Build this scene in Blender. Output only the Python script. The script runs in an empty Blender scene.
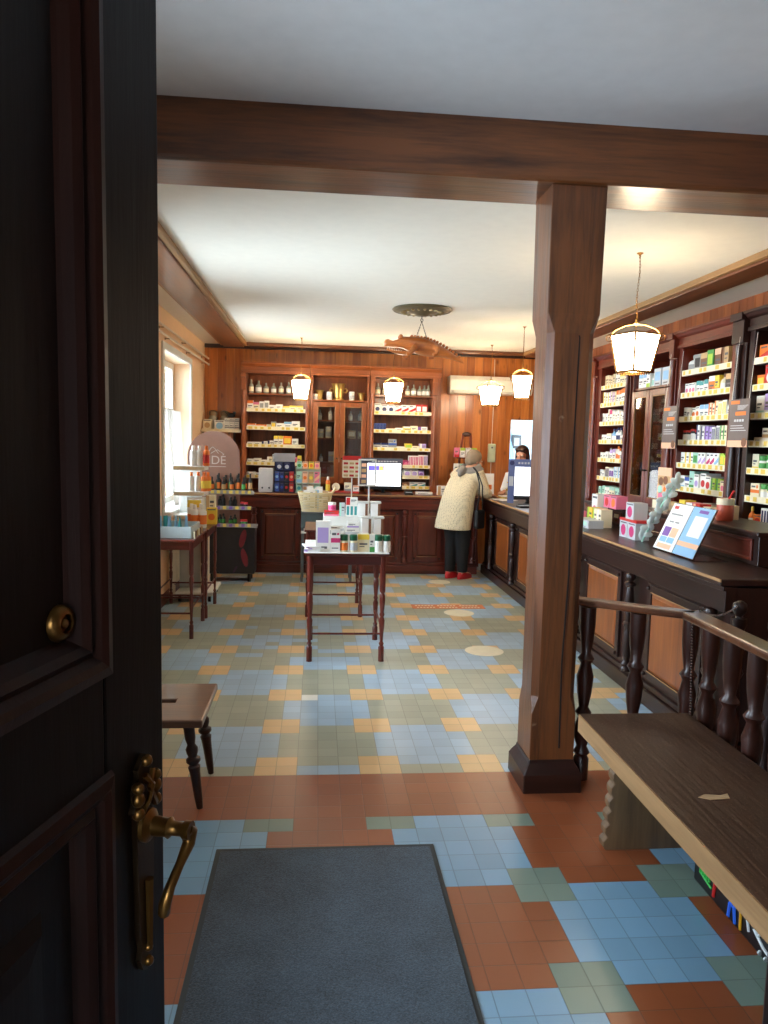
import bpy, bmesh, math, random
from mathutils import Vector, Matrix, Euler
random.seed(7)
PI = math.pi
SC = bpy.context.scene
COL = SC.collection

# ------------------------------------------------------------------ mesh builder
class MB:
    def __init__(s):
        s.bm = bmesh.new()
    def face(s, pts, mi=0):
        vs = [s.bm.verts.new(p) for p in pts]
        f = s.bm.faces.new(vs); f.material_index = mi
        return f
    def bx(s, x0, x1, y0, y1, z0, z1, mi=0, M=None):
        c = [(x0,y0,z0),(x1,y0,z0),(x1,y1,z0),(x0,y1,z0),(x0,y0,z1),(x1,y0,z1),(x1,y1,z1),(x0,y1,z1)]
        if M is not None: c = [M @ Vector(p) for p in c]
        v = [s.bm.verts.new(p) for p in c]
        for q in ((0,3,2,1),(4,5,6,7),(0,1,5,4),(1,2,6,5),(2,3,7,6),(3,0,4,7)):
            f = s.bm.faces.new([v[i] for i in q]); f.material_index = mi
        return s
    def rings(s, R, mi=0, cap=True, closed=True):
        V = [[s.bm.verts.new(p) for p in r] for r in R]
        n = len(V[0])
        for a, b in zip(V, V[1:]):
            for i in range(n if closed else n-1):
                j = (i+1) % n
                f = s.bm.faces.new((a[i], a[j], b[j], b[i])); f.material_index = mi
        if cap and closed:
            f = s.bm.faces.new(list(reversed(V[0]))); f.material_index = mi
            f = s.bm.faces.new(V[-1]); f.material_index = mi
        return s
    def lathe(s, prof, seg=16, at=(0,0,0), mi=0, M=None, cap=True, sq=None):
        R = []
        for r, z in prof:
            r = max(r, 1e-4); ring = []
            for k in range(seg):
                a = 2*PI*(k+.5)/seg
                p = Vector((r*math.cos(a), r*math.sin(a), z))
                ring.append((M @ p if M is not None else p) + Vector(at))
            R.append(ring)
        return s.rings(R, mi, cap)
    def tube(s, pts, r, seg=8, mi=0, closed=False):
        P = [Vector(p) for p in pts]; n = len(P)
        rs = r if isinstance(r, (list, tuple)) else [r]*n
        R = []; up = None
        for i, p in enumerate(P):
            if closed: d = (P[(i+1) % n]-P[i-1])
            else: d = (P[min(i+1, n-1)]-P[max(i-1, 0)])
            d.normalize()
            if up is None:
                up = Vector((0,0,1)) if abs(d.z) < .9 else Vector((1,0,0))
            a = d.cross(up)
            if a.length < 1e-5: a = d.orthogonal()
            a.normalize(); up = a.cross(d).normalized()
            R.append([p + (a*math.cos(2*PI*k/seg)+up*math.sin(2*PI*k/seg))*rs[i] for k in range(seg)])
        if closed:
            R.append(R[0]); return s.rings(R, mi, cap=False)
        return s.rings(R, mi)
    def prism(s, poly, depth, M=None, mi=0):
        """poly in local XZ, extruded along +Y by depth"""
        M = M or Matrix()
        a = [M @ Vector((x, 0, z)) for x, z in poly]; b = [M @ Vector((x, depth, z)) for x, z in poly]
        return s.rings([a, b], mi)
    def ell(s, c, r, seg=16, n=10, mi=0, M=None):
        R = []
        for i in range(1, n):
            t = PI*i/n
            ring = []
            for k in range(seg):
                a = 2*PI*k/seg
                p = Vector((r[0]*math.sin(t)*math.cos(a), r[1]*math.sin(t)*math.sin(a), -r[2]*math.cos(t)))
                if M is not None: p = M @ p
                ring.append(p+Vector(c))
            R.append(ring)
        return s.rings(R, mi)
    def build(s, name, mats, parent=None, smooth=0, bevel=0, loc=None, rz=None):
        me = bpy.data.meshes.new(name)
        bmesh.ops.recalc_face_normals(s.bm, faces=s.bm.faces)
        s.bm.to_mesh(me); s.bm.free()
        for m in (mats if isinstance(mats, (list, tuple)) else [mats]): me.materials.append(m)
        if smooth:
            me.polygons.foreach_set('use_smooth', [True]*len(me.polygons))
            me.set_sharp_from_angle(angle=math.radians(smooth))
        o = bpy.data.objects.new(name, me); COL.objects.link(o)
        if parent is not None: o.parent = parent
        if loc is not None: o.location = loc
        if rz is not None: o.rotation_euler = (0,0,rz)
        if bevel:
            b = o.modifiers.new('bevel', 'BEVEL'); b.width = bevel; b.segments = 2; b.limit_method = 'ANGLE'; b.angle_limit = .6
        return o

def tag(o, label, cat, group=None):
    o['label'] = label; o['category'] = cat
    if group: o['group'] = group
    return o
def thing(name, label, cat, loc=(0,0,0), rz=0, group=None):
    o = bpy.data.objects.new(name, None); COL.objects.link(o)
    o.empty_display_size = .05
    o.location = loc; o.rotation_euler = (0,0,rz)
    return tag(o, label, cat, group)
def struct(o):
    o['kind'] = 'structure'; return o
def dup(root, loc, rz=None, label=None, group=None, scale=None):
    r = root.copy(); COL.objects.link(r); r.location = loc
    if rz is not None: r.rotation_euler = (0,0,rz)
    if label: r['label'] = label
    if group: r['group'] = group
    if scale: r.scale = scale
    for ch in list(root.children):
        c = ch.copy(); COL.objects.link(c); c.parent = r
        for g in ch.children:
            d = g.copy(); COL.objects.link(d); d.parent = c
    return r

# ------------------------------------------------------------------ materials
def srgb(r, g, b):
    f = lambda c: (c/255/12.92) if c/255 <= .04045 else ((c/255+.055)/1.055)**2.4
    return (f(r), f(g), f(b), 1)
class NT:
    def __init__(s, name):
        s.m = bpy.data.materials.new(name); s.m.use_nodes = True
        s.t = s.m.node_tree; s.b = s.t.nodes['Principled BSDF']; s.out = s.t.nodes['Material Output']
    def n(s, typ, ins=None, **kw):
        nd = s.t.nodes.new(typ)
        for k, v in kw.items(): setattr(nd, k, v)
        for k, v in (ins or {}).items(): s.set(nd.inputs[k], v)
        return nd
    def set(s, sock, v):
        if isinstance(v, bpy.types.NodeSocket): s.t.links.new(v, sock)
        else: sock.default_value = v
    def bs(s, **kw):
        for k, v in kw.items(): s.set(s.b.inputs[k.replace('_', ' ')], v)
    def math(s, op, a, b=0.0, c=0.0):
        nd = s.n('ShaderNodeMath', operation=op)
        s.set(nd.inputs[0], a); s.set(nd.inputs[1], b); s.set(nd.inputs[2], c)
        return nd.outputs[0]
    def mix(s, f, a, b, typ='MIX'):
        nd = s.n('ShaderNodeMix', data_type='RGBA', blend_type=typ)
        s.set(nd.inputs[0], f); s.set(nd.inputs[6], a); s.set(nd.inputs[7], b)
        return nd.outputs[2]
_M = {}
def plain(name, col, rough=.5, metal=0, coat=0, var=.06, em=None, trans=0):
    if name in _M: return _M[name]
    t = NT(name)
    if var:
        g = t.n('ShaderNodeNewGeometry')
        nz = t.n('ShaderNodeTexNoise', {'Vector': g.outputs['Position'], 'Scale': 14.0, 'Detail': 3.0})
        d = tuple(c*(1-2.2*var) for c in col[:3])+(1,); l = tuple(min(1, c*(1+2.2*var)) for c in col[:3])+(1,)
        t.bs(Base_Color=t.mix(nz.outputs['Fac'], d, l))
    else: t.bs(Base_Color=col)
    t.bs(Roughness=rough, Metallic=metal, Coat_Weight=coat)
    if em: t.bs(Emission_Color=em[0], Emission_Strength=em[1])
    if trans: t.bs(Transmission_Weight=trans)
    _M[name] = t.m
    return t.m
def wood(name, c1, c2, axis='Z', rough=.35, coat=.3, scale=1.0, contrast=1.0, bump=.15, worn=None):
    if name in _M: return _M[name]
    t = NT(name)
    g = t.n('ShaderNodeNewGeometry')
    sc = {'X': (1.2, 16, 16), 'Y': (16, 1.2, 16), 'Z': (16, 16, 1.2)}[axis]
    mp = t.n('ShaderNodeMapping', {'Vector': g.outputs['Position'], 'Scale': tuple(v*scale for v in sc)})
    n1 = t.n('ShaderNodeTexNoise', {'Vector': mp.outputs[0], 'Scale': 1.0, 'Detail': 6.0, 'Roughness': .62, 'Distortion': .6})
    mp2 = t.n('ShaderNodeMapping', {'Vector': g.outputs['Position'], 'Scale': tuple(v*scale*5 for v in sc)})
    n2 = t.n('ShaderNodeTexNoise', {'Vector': mp2.outputs[0], 'Scale': 1.0, 'Detail': 3.0})
    n3 = t.n('ShaderNodeTexNoise', {'Vector': g.outputs['Position'], 'Scale': 2.1, 'Detail': 2.0})
    f = t.math('ADD', t.math('MULTIPLY', n1.outputs['Fac'], .62), t.math('MULTIPLY', n2.outputs['Fac'], .2))
    f = t.math('ADD', f, t.math('MULTIPLY', n3.outputs['Fac'], .22))
    r = t.n('ShaderNodeValToRGB', {'Fac': f})
    e = r.color_ramp.elements
    e[0].position = .5-.16/contrast; e[0].color = c1; e[1].position = .5+.16/contrast; e[1].color = c2
    colr = r.outputs['Color']
    if worn:
        n4 = t.n('ShaderNodeTexNoise', {'Vector': g.outputs['Position'], 'Scale': worn[1], 'Detail': 5.0, 'Roughness': .7})
        k = t.n('ShaderNodeMapRange', {'Value': n4.outputs['Fac'], 'From Min': worn[2], 'From Max': worn[2]+.1})
        colr = t.mix(k.outputs[0], colr, worn[0])
    t.bs(Base_Color=colr, Coat_Weight=coat, Coat_Roughness=.15)
    t.bs(Roughness=t.math('MAXIMUM', .285, t.math('ADD', rough-.08, t.math('MULTIPLY', n1.outputs['Fac'], .16))))
    bp = t.n('ShaderNodeBump', {'Height': f, 'Strength': bump, 'Distance': .01})
    t.bs(Normal=bp.outputs[0])
    _M[name] = t.m
    return t.m
def planks(name, c1, c2, axis, rough=.3, coat=.35):
    """varnished pine boards, one tint for each 0.105 m board along the axis, with knots"""
    t = NT(name)
    g = t.n('ShaderNodeNewGeometry'); P = g.outputs['Position']
    sx = t.n('ShaderNodeSeparateXYZ', {0: P})
    idx = t.math('FLOOR', t.math('DIVIDE', sx.outputs[axis], .105))
    wn = t.n('ShaderNodeTexWhiteNoise', {'W': idx}, noise_dimensions='1D')
    off = t.n('ShaderNodeCombineXYZ', {'Z': t.math('MULTIPLY', wn.outputs['Value'], 37.0), 'X': t.math('MULTIPLY', wn.outputs['Value'], 11.0)})
    av = t.n('ShaderNodeVectorMath', {0: P, 1: off.outputs[0]}, operation='ADD')
    mp = t.n('ShaderNodeMapping', {'Vector': av.outputs[0], 'Scale': (18, 18, 1.4)})
    n1 = t.n('ShaderNodeTexNoise', {'Vector': mp.outputs[0], 'Scale': 1.0, 'Detail': 5.0, 'Distortion': .9})
    mp2 = t.n('ShaderNodeMapping', {'Vector': av.outputs[0], 'Scale': (9, 9, 4.2)})
    vo = t.n('ShaderNodeTexVoronoi', {'Vector': mp2.outputs[0], 'Scale': 1.0})
    knot = t.n('ShaderNodeMapRange', {'Value': vo.outputs['Distance'], 'From Min': .06, 'From Max': .2, 'To Min': 1.0, 'To Max': 0.0})
    f = t.math('ADD', t.math('MULTIPLY', n1.outputs['Fac'], .65), t.math('MULTIPLY', wn.outputs['Value'], .35))
    r = t.n('ShaderNodeValToRGB', {'Fac': f}); e = r.color_ramp.elements
    e[0].position = .28; e[0].color = c1; e[1].position = .72; e[1].color = c2
    dark = tuple(c*.28 for c in c1[:3])+(1,)
    t.bs(Base_Color=t.mix(t.math('MULTIPLY', knot.outputs[0], .75), r.outputs['Color'], dark), Roughness=rough, Coat_Weight=coat, Coat_Roughness=.12)
    bp = t.n('ShaderNodeBump', {'Height': f, 'Strength': .1, 'Distance': .01}); t.bs(Normal=bp.outputs[0])
    return t.m
def tile_mat(name, col):
    t = NT(name)
    g = t.n('ShaderNodeNewGeometry'); P = g.outputs['Position']
    sp = t.n('ShaderNodeSeparateXYZ', {0: P})
    gx = t.math('DIVIDE', t.math('SUBTRACT', sp.outputs[0], .825), .1); gy = t.math('DIVIDE', t.math('SUBTRACT', sp.outputs[1], 3.445), .1)
    fx = t.math('ABSOLUTE', t.math('SUBTRACT', t.math('FRACT', gx), .5)); fy = t.math('ABSOLUTE', t.math('SUBTRACT', t.math('FRACT', gy), .5))
    ed = t.math('MAXIMUM', fx, fy)
    gr = t.n('ShaderNodeMapRange', {'Value': ed, 'From Min': .478, 'From Max': .49})
    cell = t.n('ShaderNodeCombineXYZ', {'X': t.math('FLOOR', gx), 'Y': t.math('FLOOR', gy)})
    wn = t.n('ShaderNodeTexWhiteNoise', {'Vector': cell.outputs[0]}, noise_dimensions='3D')
    nz = t.n('ShaderNodeTexNoise', {'Vector': P, 'Scale': 3.0, 'Detail': 4.0})
    v = t.math('ADD', t.math('MULTIPLY', wn.outputs['Value'], .16), t.math('MULTIPLY', nz.outputs['Fac'], .2))
    v = t.math('ADD', v, .82)
    sc = t.n('ShaderNodeVectorMath', {0: col[:3], 'Scale': v}, operation='SCALE')
    t.bs(Base_Color=t.mix(t.math('MULTIPLY', gr.outputs[0], .42), sc.outputs[0], srgb(62, 60, 56)))
    t.bs(Roughness=t.math('ADD', .285, t.math('MULTIPLY', nz.outputs['Fac'], .06)), Specular_IOR_Level=.5)
    h = t.math('SUBTRACT', t.math('MULTIPLY', nz.outputs['Fac'], .0), t.math('MULTIPLY', gr.outputs[0], .35))
    h = t.math('ADD', h, t.math('MULTIPLY', wn.outputs['Value'], .15))
    bp = t.n('ShaderNodeBump', {'Height': h, 'Strength': .25, 'Distance': .01}); t.bs(Normal=bp.outputs[0])
    return t.m
def glassy(name, tint=(1,1,1,1), refl=.12, rough=.02):
    if name in _M: return _M[name]
    t = NT(name)
    tr = t.n('ShaderNodeBsdfTransparent', {'Color': tint}); gl = t.n('ShaderNodeBsdfGlossy', {'Roughness': rough})
    fr = t.n('ShaderNodeFresnel', {'IOR': 1.45})
    mx = t.n('ShaderNodeMixShader', {0: t.math('ADD', t.math('MULTIPLY', fr.outputs[0], .8), refl*.3), 1: tr.outputs[0], 2: gl.outputs[0]})
    t.t.links.new(mx.outputs[0], t.out.inputs['Surface'])
    _M[name] = t.m
    return t.m

MAH = dict(rough=.36, coat=.16)
mah_z = wood('mahogany_upright', srgb(52,15,8), srgb(118,42,21), 'Z', **MAH)
mah_x = wood('mahogany_across', srgb(52,15,8), srgb(118,42,21), 'X', **MAH)
mah_y = wood('mahogany_along', srgb(52,15,8), srgb(118,42,21), 'Y', **MAH)
wal_z = wood('walnut_upright', srgb(84,40,17), srgb(152,82,38), 'Z', **MAH)
wal_x = wood('walnut_across', srgb(84,40,17), srgb(152,82,38), 'X', **MAH)
dark_z = wood('dark_stain_upright', srgb(20,9,7), srgb(52,24,16), 'Z', rough=.36, coat=.14)
dark_x = wood('dark_stain_across', srgb(20,9,7), srgb(52,24,16), 'X', rough=.36, coat=.14)
dark_y = wood('dark_stain_along', srgb(20,9,7), srgb(52,24,16), 'Y', rough=.36, coat=.14)
panel_z = wood('honey_panel', srgb(100,48,20), srgb(156,86,38), 'Z', rough=.32, coat=.35)
panel_dk = wood('red_brown_panel', srgb(70,26,14), srgb(112,48,26), 'Z', rough=.32, coat=.35)
beam_x = wood('old_beam', srgb(62,33,14), srgb(114,65,30), 'X', rough=.42, coat=.25, scale=1.0, bump=.4, contrast=1.5)
beam_y = wood('old_beam_along', srgb(74,40,20), srgb(124,72,38), 'Y', rough=.4, coat=.25, scale=.7, bump=.3)
beam_lt = wood('beam_pale_edge', srgb(126,90,52), srgb(160,120,74), 'Y', rough=.45, coat=.1)
post_z = wood('old_post', srgb(62,33,15), srgb(114,65,31), 'Z', rough=.38, coat=.25, scale=1.0, bump=.5, contrast=1.5, worn=(srgb(150,124,100), 9.0, .68))
door_m = wood('black_brown_door', srgb(9,6,5), srgb(22,12,9), 'Z', rough=.45, coat=0, bump=.2)
door_m.node_tree.nodes['Principled BSDF'].inputs['Specular IOR Level'].default_value = .2
door_md = wood('red_brown_moulding', srgb(26,11,7), srgb(50,22,13), 'Z', rough=.42, coat=0, bump=.2)
door_md.node_tree.nodes['Principled BSDF'].inputs['Specular IOR Level'].default_value = .2
edge_lt = plain('rubbed_edge', srgb(170,128,84), .45)
brass = plain('aged_brass', srgb(122,84,40), .34, .9)
brass_dk = plain('tarnished_brass', srgb(58,40,22), .45, .7)
brass_lt = plain('bright_brass', srgb(196,160,90), .3, .85)
iron = plain('dark_iron', srgb(40,36,32), .45, .6)
white_p = plain('white_paint', srgb(226,224,216), .5)
white_c = plain('white_card', srgb(238,236,230), .55)
cream_c = plain('cream_card', srgb(234,222,190), .55)
grey_m = plain('grey_metal', srgb(92,96,98), .45, .2)
black_p = plain('black_plastic', srgb(18,18,20), .4)
chrome = plain('chrome', srgb(190,190,190), .2, .9)
glass_m = glassy('clear_glass')
glass_d = glassy('cabinet_glass', (.9,.9,.88,1), .2)
# ------------------------------------------------------------------ camera
f_px = 735.0
vp = (318.0, 440.0); roll = math.atan(.0165); CH = 1.572
dY = Vector((vp[0]-384, vp[1]-512, f_px)).normalized()
dn = Vector((-math.sin(roll), math.cos(roll), 0)); dn = (dn - dY*dn.dot(dY)).normalized()
dX = dn.cross(dY)
R = Matrix((dX, dY, -dn)).transposed()          # columns: world axes seen by the lens
cam = bpy.data.cameras.new('camera'); co = bpy.data.objects.new('camera', cam); COL.objects.link(co)
rt, upv, bk = R[0], -R[1], -R[2]
m3 = Matrix((rt, upv, bk)).transposed()
co.matrix_world = Matrix.Translation((0, 0, CH)) @ m3.to_4x4()
cam.lens = f_px*36/1024; cam.sensor_width = 36; cam.sensor_fit = 'AUTO'; cam.clip_start = .02
SC.camera = co

# ------------------------------------------------------------------ setting
XL, XR, YB, YF = -1.42, 3.23, 9.45, .72
ZC, ZF = 2.73, 2.906
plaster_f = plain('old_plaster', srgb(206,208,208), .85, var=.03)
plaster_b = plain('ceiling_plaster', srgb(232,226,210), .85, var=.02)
peach = plain('peach_plaster', srgb(236,200,160), .8, var=.03)
outer = plain('outside_plaster', srgb(180,176,168), .9)
T = {'blue': tile_mat('blue_tile', srgb(164,190,208)), 'sage': tile_mat('sage_tile', srgb(164,168,148)), 'yellow': tile_mat('ochre_tile', srgb(222,184,130)),
     'red': tile_mat('brick_red_tile', srgb(146,80,48)), 'white': tile_mat('white_tile', srgb(226,224,212)),
     'blue_deep': tile_mat('deep_blue_tile', srgb(128,168,194)), 'sage_deep': tile_mat('deep_sage_tile', srgb(122,142,130))}
TK = list(T)
fl = MB(); rnd = random.Random(3)
i0, i1 = int(math.floor((XL-.825)/.1)), int(math.ceil((XR-.825)/.1))
j0, j1 = int(math.floor((-.6-3.445)/.1)), int(math.ceil((YB-3.445)/.1))
for i in range(i0, i1):
    for j in range(j0, j1):
        xa, xb = max(XL, .825+i*.1), min(XR, .825+(i+1)*.1); ya, yb = 3.445+j*.1, min(YB, 3.445+(j+1)*.1)
        if xb-xa < .001 or yb-ya < .001: continue
        u, v = i % 5, j % 5
        odd = ((i//5)+(j//5)) % 2
        corner = u in (0, 4) and v in (0, 4)
        if j >= -1:
            k = 'yellow' if corner else ('blue' if odd else 'sage')
            if not corner and 18 <= j <= 26 and -14 <= i <= -6 and rnd.random() < .45: k = 'sage' if k == 'blue' else 'blue'
            if (i, j) == (-9, 9): k = 'white'
            if i >= 10 and rnd.random() < .2: k = rnd.choice(['blue', 'sage', 'yellow'])
        elif j >= -5: k = 'red'
        else: k = 'sage_deep' if corner else ('blue_deep' if odd else 'red')
        fl.face([(xa,ya,0),(xb,ya,0),(xb,yb,0),(xa,yb,0)], TK.index(k))
struct(fl.build('floor', [T[k] for k in TK]))
b = MB(); b.bx(XL-.4, XR+.4, YF-.62, 3.2, ZF, ZF+.2)
b.bx(1.42, 1.425, 1.9, 1.9, ZF, ZF)
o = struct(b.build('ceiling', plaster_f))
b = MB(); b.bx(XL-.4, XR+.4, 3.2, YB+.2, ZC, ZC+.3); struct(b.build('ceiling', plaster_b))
# thin crack in the old plaster of the entrance ceiling
b = MB(); cr = [(.83,1.62),(.87,1.75),(.88,1.84),(.93,1.9),(.96,1.98),(1.02,2.03)]
for (x, y), (x2, y2) in zip(cr, cr[1:]):
    b.bx(0, math.hypot(x2-x, y2-y), -.003, .003, -.0008, 0, M=Matrix.Translation((x, y, ZF)) @ Matrix.Rotation(math.atan2(y2-y, x2-x), 4, 'Z'))
struct(b.build('ceiling_crack', plain('crack_grey', srgb(120,122,126), .9)))
# left wall with two windows
WIN = [(1.25, 2.3), (4.2, 5.6), (6.95, 8.36)]; WZ0, WZ1 = .86, 2.36
b = MB(); ys = [YF-.62]+[v for w in WIN for v in w]+[YB+.2]
for a, c in zip(ys[::2], ys[1::2]): b.bx(XL-.36, XL, a, c, 0, ZF)
for a, c in WIN:
    b.bx(XL-.36, XL, a, c, 0, WZ0); b.bx(XL-.36, XL, a, c, WZ1, ZF)
struct(b.build('wall_left', peach))
for k, (a, c) in enumerate(WIN):
    root = thing('window_%d' % (k+1), 'white framed casement window', 'window'); del root['category']; del root['label']; struct(root)
    f = MB(); xf = XL-.2
    f.bx(xf-.03, xf+.03, a, a+.07, WZ0, WZ1); f.bx(xf-.03, xf+.03, c-.07, c, WZ0, WZ1)
    f.bx(xf-.03, xf+.03, a+.07, c-.07, WZ0, WZ0+.07); f.bx(xf-.03, xf+.03, a+.07, c-.07, WZ1-.07, WZ1)
    mid = (a+c)/2
    f.bx(xf-.035, xf+.035, mid-.05, mid+.05, WZ0+.07, WZ1-.07); f.bx(xf-.028, xf+.028, a+.07, mid-.05, 1.8, 1.87); f.bx(xf-.028, xf+.028, mid+.05, c-.07, 1.8, 1.87)
    f.bx(XL, XL+.02, a-.07, a, WZ0, WZ1+.07); f.bx(XL, XL+.02, c, c+.07, WZ0, WZ1+.07); f.bx(XL, XL+.02, a, c, WZ1, WZ1+.07)
    struct(f.build('window_frame', white_p, root, bevel=.006))
    s = MB(); s.bx(XL-.19, XL+.08, a-.06, c+.06, WZ0-.03, WZ0+.012); struct(s.build('window_sill', white_p, root, bevel=.008))
    for ya, yb in ((a+.07, mid-.05), (mid+.05, c-.07)):
        for za, zb in ((WZ0+.07, 1.8), (1.87, WZ1-.07)):
            p = MB(); p.bx(xf-.003, xf+.003, ya, yb, za, zb); struct(p.build('window_pane', glass_m, root))
# right wall boards, back wall boards with a doorway into the back room
pine = planks('orange_pine_boards', srgb(160,86,32), srgb(222,140,68), 0)
pine_y = planks('red_pine_boards', srgb(120,58,28), srgb(166,92,48), 1)
b = MB(); b.bx(XR+.012, XR+.2, YF, YB+.2, 0, ZF)
y = YF
while y < YB:
    b.bx(XR, XR+.012, y+.002, min(YB, y+.103), 0, ZC); y += .105
struct(b.build('wall_right', pine_y, bevel=0))
DX0, DX1, DZ = 2.5, 3.12, 1.9
b = MB(); b.bx(XL-.2, DX0, YB+.012, YB+.16, 0, ZF); b.bx(DX0, DX1, YB+.012, YB+.16, DZ, ZF); b.bx(DX1, XR+.2, YB+.012, YB+.16, 0, ZF)
x = math.floor(XL/.105)*.105
while x < XR:
    xa, xb = max(XL, x+.002), min(XR, x+.103)
    if xb > xa:
        if xb <= DX0 or xa >= DX1: b.bx(xa, xb, YB, YB+.012, 0, ZC)
        else: b.bx(xa, xb, YB, YB+.012, DZ, ZC)
    x += .105
struct(b.build('wall_back', pine))
blue_w = plain('pale_blue_wall', srgb(176,204,212), .8)
b = MB(); b.bx(1.9, 3.9, 11.0, 11.1, 0, 2.5); b.bx(1.8, 1.9, YB+.16, 11.1, 0, 2.5); b.bx(3.9, 4.0, YB+.16, 11.1, 0, 2.5); b.bx(1.8, 4.0, YB+.16, 11.1, 2.5, 2.6)
struct(b.build('wall_back_room', blue_w))
b = MB(); b.bx(1.8, 4.0, YB, 11.1, -.05, -.001); struct(b.build('floor_back_room', plain('grey_lino', srgb(150,150,144), .5)))
# front wall: thick, with the doorway the camera looks through
b = MB(); b.bx(XL, -.5, YF-.62, YF, 0, ZF); b.bx(.56, XR+.2, YF-.62, YF, 0, ZF); b.bx(-.5, .56, YF-.62, YF, 2.5, ZF)
struct(b.build('wall_front', plain('entrance_plaster', srgb(196,192,184), .85)))
b = MB(); b.bx(.515, .56, YF-.64, YF+.02, 0, 2.5); b.bx(-.5, -.47, YF-.64, YF+.03, 0, 2.5); b.bx(-.5, .56, YF-.64, YF+.03, 2.47, 2.5)
b.bx(.53, .66, YF, YF+.035, 0, 2.6); b.bx(-.6, -.47, YF, YF+.035, 0, 2.6); b.bx(-.6, .66, YF, YF+.035, 2.5, 2.62)
struct(b.build('door_1_frame', dark_z, bevel=.006))
b = MB(); b.bx(-4, 4, -6, YF-.62, -.16, -.01); struct(b.build('pavement', plain('pavement_stone', srgb(150,146,138), .85)))
b = MB(); b.bx(-2.2, 2.2, -2.6, YF-.64, 2.75, 2.9); b.bx(-2.2, -1.3, -2.6, -1.6, 0, 2.75); b.bx(-2.2, -1.3, -1.0, YF-.64, 0, 2.75); b.bx(1.3, 2.2, -2.6, YF-.64, 0, 2.75); b.bx(-1.3, 1.3, -2.6, -2.5, 0, 1.0); b.bx(-1.3, 1.3, -2.6, -2.5, 2.0, 2.75); b.bx(-.5, 1.3, -2.6, -2.5, 1.0, 2.0); struct(b.build('added_light_block', plain('light_block_grey', srgb(120,112,104), .9)))  # added unseen shell outside the doorway, cutting daylight on the door and cabinet glass
# beams
b = MB(); b.bx(XL, XR, 3.1, 3.43, 2.67, 2.92); struct(b.build('ceiling_beam', beam_x, bevel=.018))
for nm, xa, xb in (('ceiling_beam', -1.2, -.88), ('ceiling_beam', 2.55, 2.83)):
    b = MB(); b.bx(xa+.035, xb-.035, 3.43, 9.24, ZC-.055, ZC+.01, 0); b.bx(xa, xa+.035, 3.43, 9.24, ZC-.04, ZC+.01, 1); b.bx(xb-.035, xb, 3.43, 9.24, ZC-.04, ZC+.01, 1)
    struct(b.build(nm, [beam_y, beam_lt], bevel=.006))
b = MB(); b.bx(-.88, 2.55, 9.16, 9.24, ZC-.04, ZC+.01); struct(b.build('trim_1', beam_x, bevel=.01))
b = MB(); b.bx(XL, XR, YB-.03, YB, ZC-.05, ZC); struct(b.build('trim_2', dark_x, bevel=.01))
b = MB(); b.bx(XL, XL+.015, YF, YB, 0, .1); struct(b.build('baseboard_left', mah_y))
# post: square head and foot, chamfered shaft
def oct_ring(cx, cy, hx, hy, ch, z):
    return [(cx-hx+ch, cy-hy, z), (cx+hx-ch, cy-hy, z), (cx+hx, cy-hy+ch, z), (cx+hx, cy+hy-ch, z), (cx+hx-ch, cy+hy, z), (cx-hx+ch, cy+hy, z), (cx-hx, cy+hy-ch, z), (cx-hx, cy-hy+ch, z)]
root = thing('timber_post', '', 'post'); del root['label']; del root['category']; struct(root)
pc = (1.086, 3.255)
b = MB(); b.rings([oct_ring(*pc, h, h, c, z) for z, h, c in ((.1,.103,.002),(.36,.103,.002),(.44,.101,.028),(2.06,.106,.028),(2.14,.116,.003),(2.67,.12,.002))])
struct(b.build('post_shaft', post_z, root, bevel=.004))
b = MB(); b.rings([oct_ring(*pc, h, h, .004, z) for z, h in ((0,.135),(.085,.135),(.11,.122),(.13,.109),(.145,.106))]); struct(b.build('post_foot', dark_x, root))
b = MB(); yy = pc[1]-.1065
for (xa, za), (xb, zb) in zip(((1.118,.2),(1.112,.6),(1.124,1.0),(1.116,1.5),(1.12,2.04)), ((1.112,.6),(1.124,1.0),(1.116,1.5),(1.12,2.04),(1.117,2.05))):
    b.rings([[(xa-.003,y_,za),(xa+.003,y_,za),(xb+.003,y_,zb),(xb-.003,y_,zb)] for y_ in (yy-.0008, yy+.01)])
struct(b.build('post_crack', plain('crack_dark', srgb(26,14,8), .8), root))


# ------------------------------------------------------------------ light
w = bpy.data.worlds.new('overcast_day'); SC.world = w; w.use_nodes = True
bg = w.node_tree.nodes['Background']; bg.inputs[0].default_value = (.70, .85, 1.0, 1); bg.inputs[1].default_value = 22.0
def portal(loc, rot, sx, sy):
    l = bpy.data.lights.new('daylight_portal', 'AREA'); l.shape = 'RECTANGLE'; l.size = sx; l.size_y = sy; l.cycles.is_portal = True
    o = bpy.data.objects.new('daylight_portal', l); COL.objects.link(o); o.location = loc; o.rotation_euler = rot
for a, c in WIN: portal((XL-.38, (a+c)/2, (WZ0+WZ1)/2), (0, -PI/2, 0), WZ1-WZ0, c-a)
portal((-.02, YF-.66, 1.25), (PI/2, 0, 0), .98, 2.5)
SC.view_settings.view_transform = 'Standard'; SC.view_settings.look = 'None'; SC.view_settings.gamma = 1; SC.view_settings.exposure = 0.75
SC.view_settings.use_curve_mapping = False
SC.cycles.use_denoising = True; SC.cycles.max_bounces = 10; SC.cycles.diffuse_bounces = 6; SC.cycles.transparent_max_bounces = 12
SC.cycles.caustics_reflective = False; SC.cycles.caustics_refractive = False; SC.cycles.sample_clamp_indirect = 2; SC.cycles.blur_glossy = 1.0
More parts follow.
